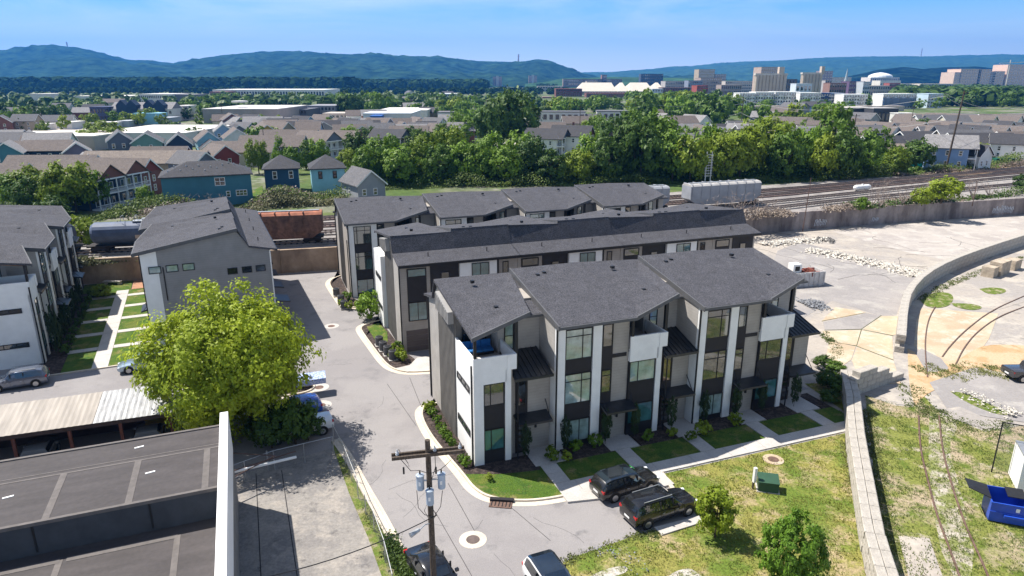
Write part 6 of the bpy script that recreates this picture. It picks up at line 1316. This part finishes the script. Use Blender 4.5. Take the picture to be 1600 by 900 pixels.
bigb('building',880,972,123.5,1900,30,(.30,.22,.20),'long thin brown building on the skyline behind the arena',3,34); bigb('building',917,934,127,1500,30,(.45,.36,.32),'small pinkish block behind the arena roof',3,6); bigb('building',1001,1036,115.5,1900,30,(.07,.09,.13),'dark glass office block behind the arena',5,12); bigb('building',940,948,117,1900,20,(.30,.17,.15),'small red block on the skyline',4,3); bigb('building',840,880,135,1500,30,(.38,.36,.34),'pale terrace before the wooded slope',2,10)
bigb('building',1040,1072,127,1300,40,(.40,.36,.34),'grey-brown office between the arena and the hotel',3,12); bigb('building',1036,1092,137,1100,30,(.16,.10,.09),'dark low building right of the arena',2,14); bigb('brick_hall',1090,1107,134,1000,30,(.30,.07,.05),'bright red brick building above the trees',4,6)
bigb('hotel',1091,1116,108.5,1600,40,(.42,.33,.24),'tan hotel block with many window rows at downtown left',8,9,wf=.6,hf=.5); bigb('building',1095,1128,122,1300,40,(.36,.28,.24),'brown office with banded windows below the tan hotel',5,10); bigb('building',1076,1098,126,1250,30,(.22,.24,.30),'blue-grey office left of the brown one',4,7); bigb('building',1117,1134,116,1600,30,(.30,.25,.24),'brown block right of the tan hotel',6,5)
bigb('building',1134,1180,127,1400,50,(.50,.43,.38),'pale pinkish downtown block',4,14); bigb('building',1128,1160,133,1150,30,(.32,.25,.22),'low brown building before the pinkish block',2,10); bigb('building',1188,1216,105,1250,40,(.44,.33,.27),'tan tower rising behind the first silos',8,8)
# silos
def silos(px0,px1,ytop,D,n,label,head):
    x0,x1=at(px0,D),at(px1,D); h=zt(ytop,D)-UP; root=empty('grain_silos',x0,D,UP,0,label,'silos'); w_=x1-x0; rad=w_/n/2; cm=bmat('silo_concrete',(.50,.41,.33))
    for i in range(n):
        for j in range(2): m=MB(); m.cyl(rad*(2*i+1),rad*2*j,0,h,rad*1.02,14); m.obj('silo',cm,root)
    MB().box(-.5,w_+.5,-rad*.6,rad*2.6,h,h+2.0).obj('roof_gallery',bmat('gallery',(.56,.50,.44)),root)
    MB().box(w_*head,w_*(head+.16),-rad,rad*2,h,h+9).obj('head_house',cm,root)
silos(1180,1229,117.5,820,9,'taller block of round concrete grain silos left of downtown',.72); silos(1253,1284,116,860,6,'second block of round concrete grain silos right of the first',.9)
bigb('building',1245,1270,131,780,16,(.55,.60,.66),'pale blue-white block at the foot of the second silos',2,4); bigb('building',1229,1246,124,900,20,(.12,.13,.17),'dark block between the two silo groups',4,4); bigb('building',1283,1300,111,1500,30,(.30,.24,.28),'purple-brown tower behind the second silos',8,4); bigb('building',1298,1324,130,900,20,(.26,.15,.12),'brick building right of the second silos',3,7); bigb('building',1290,1300,126,1000,20,(.40,.37,.36),'grey sliver building beside the second silos',5,3)
bigb('building',1328,1352,127.5,950,25,(.13,.08,.14),'dark plum-coloured block right of the steeple',4,7); bigb('building',1350,1360,128,930,20,(.45,.47,.50),'pale block attached to the plum-coloured one',4,3); bigb('building',1300,1330,121,1500,40,(.55,.50,.46),'pale downtown block left of the steeple',3,9)
# church dome and steeple
st_=empty('church_steeple',at(1322,1300),1300,UP,0,'slender pale church steeple on the skyline','steeple'); hs=zt(107,1300)-UP; m=MB(); m.cyl(0,0,0,hs*.55,4,8,3.4); m.obj('tower',bmat('steeple',(.5,.48,.46)),st_); m=MB(); m.cyl(0,0,hs*.55,hs,3,8,.2); m.obj('spire',bmat('spire',(.35,.4,.42)),st_)
r_,hw,h=bigb('domed_hall',1360,1405,121,2200,60,(.70,.62,.55),'white tiered domed hall on the wooded rise',2,14,0,(.78,.76,.72)); m=MB(); m.lathe(0,30,[(hw*.8,h),(hw*.75,h+6),(hw*.5,h+11),(hw*.2,h+14),(.5,h+15)],20); m.obj('dome',white,r_); bigb('domed_hall',1376,1408,126,1700,40,(.66,.60,.52),'lower pale hall in front of the domed one',1,8,0,whc)
bigb('brick_hall',1391,1408,130,1250,20,(.34,.10,.08),'small red building below the domed hall',3,6); bigb('building',1410,1480,131,1400,30,(.62,.55,.47),'long pale cream block on the rise',2,22); bigb('building',1440,1505,131,1300,30,(.66,.58,.48),'cream building right of the long pale block',2,16); bigb('building',1360,1392,134,1150,30,(.5,.42,.36),'tan block under the domed hall',2,9)
for a_ in ((1490,1500,113,'narrow pinkish block at the left of the right-hand hilltop group'),(1499,1531,108,'wide pinkish apartment block on the right-hand rise'),(1527,1546,108.5,'square pinkish tower right of the wide block'),(1546,1554,112,'thin darker slab between pinkish towers'),(1551,1568,111.5,'pinkish tower second from the right edge'),(1571,1612,101,'tallest peach-coloured block at the right edge')):
    bigb('apartment_tower',a_[0],a_[1],a_[2],1900,60,(.62,.45,.35) if a_[0]!=1546 else (.3,.25,.24),a_[3],7,max(2,int((a_[1]-a_[0])/4)),cat='tower',wf=.4)
cr=empty('tower_crane',at(1573,1800),1800,UP,0,'tower crane with long jib above the right skyline','crane'); hz=zt(97,1800)-UP; m=MB(); m.tube([(0,0,0),(0,0,hz+5)],1.2,4); m.obj('mast',whitec if False else mat('crane_paint',(.7,.62,.5),.6,.1,1),cr); m=MB(); m.tube([(-27,0,hz-3),(60,0,hz+1)],.9,4); m.obj('jib',MATS['crane_paint'],cr)
# white apartment blocks
wb=(.76,.75,.73)
for a_,b_,t_,D,l_,c_ in ((1158,1182,146,640,'first white apartment block from the left with stacked balconies',wb),(1183,1212,144.5,640,'second white apartment block from the left with stacked balconies',wb),(1214,1252,144,640,'third white apartment block from the left with stacked balconies',wb),(1253,1286,145.5,630,'fourth white apartment block from the left with stacked balconies',wb),(1286,1302,146,632,'navy blue apartment block in the white row',(.03,.07,.18)),(1302,1322,146,640,'blue and white apartment block right of the navy one',(.25,.32,.42)),(1322,1360,148,620,'low white block left of the glassy one',wb),(1384,1436,147,600,'white block with blue glass front',wb),(1455,1478,147,620,'small pale blue block among the trees at right',(.45,.55,.62))):
    n=max(3,int((b_-a_)/4)); r_,hw,h=bigb('apartment_block',a_,b_,t_,D,18,c_,l_,4,n,wf=.55,hf=.5,cat='apartment block')
    for i in range(0,n,3):
        x=-hw+2*hw*(i+.5)/n
        for j in range(4): MB().box(x-1.5,x+1.5,-1.3,-.05,h*j/4+.2,h*j/4+1.0).obj('balcony',steel if c_!=wb else bmat('balcony_grey',(.35,.35,.37)),r_)
MB().box(-38,38,-1.4,-.2,2,9).obj('x',mat('blue_glass_front',(.04,.09,.2),.1,.2,.2,spec=.9)); o=bpy.data.objects['x']; o.name='glass_facade'; o.parent=bpy.data.objects.get('apartment_block.007'); o.scale=(.36,1,1)
bigb('building',1330,1372,169,395,14,(.04,.04,.045),'long black flat-roofed building at right',1,8,2,(.55,.5,.46)); bigb('building',1372,1412,170,385,14,(.06,.06,.07),'right part of the black flat-roofed building with a pale door',1,6,2,(.35,.33,.32)); bigb('building',1412,1440,178,370,8,(.6,.58,.55),'low white wall-like shed right of the black building',cat='shed')
bigb('bridge',1180,1420,166.5,560,9,(.42,.36,.32),'long low concrete viaduct below the white apartments',cat='bridge'); 
# roads and pale lots of the town
lotp=mat('town_lot',(.46,.41,.37),.9,.15,.05); road=mat('town_road',(.20,.19,.19),.9,.1,.1)
for q in (((40,215),(130,205),(160,190),(100,190),(0,196),(0,215)),((540,262),(610,240),(630,234),(645,238),(600,262),(570,275)),((745,222),(870,224),(870,232),(820,240),(745,232)),((870,228),(935,232),(935,240),(910,246),(872,236)),((880,262),(900,248),(925,250),(940,262),(900,275)),((1480,272),(1600,240),(1700,235),(1700,262),(1600,262),(1500,272)),((400,190),(560,188),(560,196),(400,198)),((120,205),(280,197),(280,200),(130,212))):
    sheet('town_lot',P(*q,z=UP+.05),UP+.05,lotp)
sheet('earth_lot',P((1440,272),(1470,262),(1560,258),(1600,258),(1540,272),(1470,276),z=UP+.08),UP+.08,dirt)
for q in (((600,256),(650,246),(680,248),(640,262)),((855,236),(910,238),(905,232),(870,230)),((868,250),(905,244),(935,252),(890,260)),((735,250),(760,240),(770,248),(750,256)),((390,300),(410,290),(412,318),(395,322))):
    sheet('town_lawn',P(*q,z=UP+.1),UP+.1,lawn)
MB().prism([gp(742,246,UP),gp(765,243,UP),(gp(765,243,UP)[0],gp(765,243,UP)[1]+.6),(gp(742,246,UP)[0],gp(742,246,UP)[1]+.6)],UP,UP+1.6).obj('x',wcm('brick')); o=bpy.data.objects['x']; o.name='brick_wall'; tag(o,'low red brick garden wall beside the clearing at centre','wall')
# small cars in the distance
def farcar(px,py,c,label,a=10,z=UP):
    x,y=gp(px,py,z); r=empty('distant_car',x,y,z,R(a),label,'car','cars parked in the town'); m=MB(); m.add([(-2.2,-.9,.3),(2.2,-.9,.3),(2.2,.9,.3),(-2.2,.9,.3),(-2.2,-.9,.95),(2.2,-.9,.8),(2.2,.9,.8),(-2.2,.9,.95)],[(0,3,2,1),(4,5,6,7),(0,1,5,4),(1,2,6,5),(2,3,7,6),(3,0,4,7)]); m.obj('body',paint('far_'+c,{'white':(.75,.75,.75),'silver':(.45,.46,.48),'black':(.03,.03,.03),'red':(.4,.03,.03),'blue':(.05,.12,.35)}[c],.1),r)
    m=MB(); m.add([(-1.8,-.8,.9),(1.1,-.8,.85),(1.1,.8,.85),(-1.8,.8,.9),(-1.4,-.7,1.5),(.5,-.7,1.48),(.5,.7,1.48),(-1.4,.7,1.5)],[(4,5,6,7),(0,1,5,4),(1,2,6,5),(2,3,7,6),(3,0,4,7)]); m.obj('cabin',cglass,r); 
    for sx in (-1.4,1.4): m=MB(); m.tube([(sx,-.92,.33),(sx,.92,.33)],.33,8); m.obj('wheels',tyre,r)
farcar(907,235,'silver','silver car on the drive in front of the white farmhouse'); farcar(528,258,'silver','silver car parked behind the pale blue house',30); farcar(610,236,'silver','silver car beside the round trees at centre'); farcar(1558,252,'white','white pickup on the pale lot at far right'); farcar(1546,249,'white','white van left of the white pickup at far right',20)
for k,(px,py,c) in enumerate(((10,196,'black'),(22,195,'white'),(34,194,'silver'),(48,193,'black'),(60,192,'white'),(72,191,'blue'),(85,190,'black'),(98,190,'white'),(108,194,'silver'),(118,193,'white'),(40,200,'white'),(55,199,'silver'),(70,198,'black'),(100,199,'white'),(120,198,'silver'),(145,196,'white'),(160,195,'silver'))): farcar(px,py,c,'%s car, %s from the first row of the car park at far left'%(c,nth(k)),80)
gb=MB(); x,y=gp(1566,258,UP); gb.prism([(x-2.6,y-1),(x+2.6,y-1),(x+2.6,y+1),(x-2.6,y+1)],UP+.2,UP+2); tag(gb.obj('skip',mat('dark_green_skip',(.01,.10,.07),.6,.1,1)),'dark green skip on the earth lot at right','skip')
bb=MB(); x,y=gp(1511,248,UP); bb.rbox(x,y,3,1.6,UP,UP+1.5,.3); bb.rbox(x,y,3.2,1.8,UP+1.5,UP+1.65,.3); tag(bb.obj('blue_bin',db),'bright blue covered bin left of the earth lot','bin')
# ---------------------------------------------------------------- far woods and hills
def interp(p,x):
    for a,b in zip(p,p[1:]):
        if a[0]<=x<=b[0]: return a[1]+(b[1]-a[1])*(x-a[0])/(b[0]-a[0])
    return p[0][1] if x<p[0][0] else p[-1][1]
hillm=leafmat('forested_hill',(.002,.007,.009),(.055,.115,.058),0,.014); [setattr(e_,'position',p_) for n_ in hillm.node_tree.nodes if n_.type=='VALTORGB' for e_,p_ in zip(n_.color_ramp.elements,(.48,.90))]; hillm.node_tree.nodes['Principled BSDF'].inputs['Roughness'].default_value=1; hillm.node_tree.nodes['Principled BSDF'].inputs['Specular IOR Level'].default_value=0  # near-black noise tone paints the shade between tree clumps into the hill colour
def hill(name,prof,D,foot,nx,label,rough=12,px0=-60,px1=1660,depth=2500,m=hillm,sc_=1.0):
    ny=46; vs=[];fs=[]
    for i in range(nx+1):
        px=px0+(px1-px0)*i/nx; top=max(2,zt(interp(prof,px),D)); xx,ff,_=ray(px,125)
        for j in range(ny+1):
            t=j/ny
            if t<.72: s=t/.72; d=foot+(D-foot)*s; e=s*s*(3-2*s)*.55+s*.45
            else: s=(t-.72)/.28; d=D+depth*s; e=1-s*s*.9
            x=xx*d/ff; nz=noise.fractal(Vector((x*.0016*sc_,d*.0016*sc_,3.1)),1,2,5)*rough*4.5*min(1,t*3)*(1-max(0,1-abs(t-.72)*6)*.85)+noise.noise(Vector((x*.021,d*.021,0)))*rough*1.1*min(1,.15+abs(t-.72)*5)
            vs.append((x,d,max(-6+UP*0,UP-3+top*e+nz*(.35+.65*(t<.72)))))
    for i in range(nx):
        for j in range(ny): a=i*(ny+1)+j; fs.append((a,a+ny+1,a+ny+2,a+1))
    g=MB(); g.v=vs; g.f=fs; g.m=[0]*len(fs); o=g.obj(name,m,recalc=False,kind='structure'); o.data.polygons.foreach_set('use_smooth',[True]*len(fs)); return o
LP=[(-60,80),(0,78.5),(80,75),(110,78),(150,80),(185,91),(215,95),(245,96),(272,100),(290,97),(350,86),(420,81),(500,84),(600,85),(700,91),(750,96),(800,97.5),(840,97),(858,101),(885,113),(910,124),(960,130),(1700,130)]
hill('wooded_mountain',LP,5200,2300,330,'')
RP=[(-60,130),(820,125),(870,114),(950,113),(975,111),(1050,106.5),(1150,97),(1250,92.5),(1350,88.5),(1450,88),(1550,86),(1660,84)]
hill('wooded_ridge',RP,8200,4200,260,'',10,700,1660)
MP=[(1150,131),(1280,127),(1320,120),(1370,109),(1410,104.5),(1440,108),(1470,105),(1520,103.5),(1560,108),(1660,110)]
hill('wooded_rise',MP,3300,2300,120,'',5,1150,1660,900)
CP=[(820,131),(850,128),(880,122),(960,120),(1100,122),(1150,126),(1180,131)]
hill('wooded_slope',CP,2300,1500,80,'',4,820,1180,500)
# tree masses on the plain
def wood(name,px0,px1,d0,d1,n,h,seed,m=lf_far):
    r=random.Random(seed); vs=[];fs=[]
    for _ in range(n):
        px=r.uniform(px0,px1); d=d0+(d1-d0)*r.random(); xx,ff,_q=ray(px,125); x=xx*d/ff; hh=r.uniform(*h); cr=hh*.42
        for __ in range(26):
            a=Vector((r.gauss(0,1),r.gauss(0,1),r.gauss(0,1))).normalized()*r.uniform(.75,1.1); p=Vector((x,d,UP+hh*.55))+Vector((a.x*cr,a.y*cr,a.z*hh*.45)); nn=(a+Vector((r.uniform(-.25,.25),r.uniform(-.25,.25),.35))).normalized(); t1=nn.orthogonal().normalized()*cr*.62; b1=nn.cross(t1); k=len(vs); vs+=[p-t1,p+b1,p+t1,p-b1]; fs.append((k,k+1,k+2,k+3))
    g=MB(); g.v=[tuple(v) for v in vs]; g.f=fs; g.m=[0]*len(fs); return g.obj(name,m,recalc=False,kind='stuff')
wood('far_wood',-60,560,1500,2800,8500,(16,30),1); wood('far_wood',380,760,1700,2800,4200,(16,26),2); wood('far_wood',-60,900,1150,1450,500,(8,12),3); wood('far_wood',840,1700,2050,3000,3600,(8,14),4); wood('far_wood',-60,860,500,900,260,(7,11),5,lf_dark); wood('far_wood',1400,1700,650,1400,1400,(10,16),6,lf_dark); wood('far_wood',990,1090,500,700,120,(9,13),7,lf_dark)
for i,(px,D) in enumerate(((114.5,5200),(1433,8200),(810,5200))):
    x=at(px,D); z0=zt(interp(LP if D==5200 else RP,px),D); m=MB(); m.tube([(x,D,z0-40),(x,D,z0+(55 if D<6000 else 85))],5,4); tag(m.obj('radio_mast',mat('mast_red_white',(.45,.3,.3),.6,.2,.05)),['thin radio mast on the left mountain','radio mast on the long right ridge','thin radio mast at the end of the mountain before the gap'][i],'mast')
for k,px in enumerate(sorted(rr.choice([rr.uniform(340,560),rr.uniform(560,740),rr.uniform(830,1000),rr.uniform(20,330)]) for _ in range(60))):
    x,y=gp(px,rr.uniform(200,238),UP); kk=rr.choice(['mid','yel','dark','mid']); o=link('garden_tree',CR[kk+'S'][k%3],None,(x,y,UP-.4),rr.uniform(0,6)); s_=rr.uniform(4,7.5); o.scale=(s_,s_,s_*rr.uniform(.9,1.2)); tag(o,'%s garden tree from the left between the house roofs of the near town'%nth(k),'tree','garden trees between the houses')
rk=mat('bare_rock',(.45,.40,.34),.9,.2,.02)
# ---------------------------------------------------------------- haze
hz_=MB(); hz_.box(-9000,9000,-80,11500,-1.5,640); hm=bpy.data.materials.new('haze'); hm.use_nodes=True; n_=hm.node_tree.nodes; n_.remove(n_['Principled BSDF']); pv=n_.new('ShaderNodeVolumePrincipled'); pv.inputs['Color'].default_value=(.07,.36,1,1); pv.inputs['Density'].default_value=HAZE; pv.inputs['Anisotropy'].default_value=.2
hm.node_tree.links.new(pv.outputs[0],n_['Material Output'].inputs['Volume']); ho=hz_.obj('haze',hm,kind='stuff')
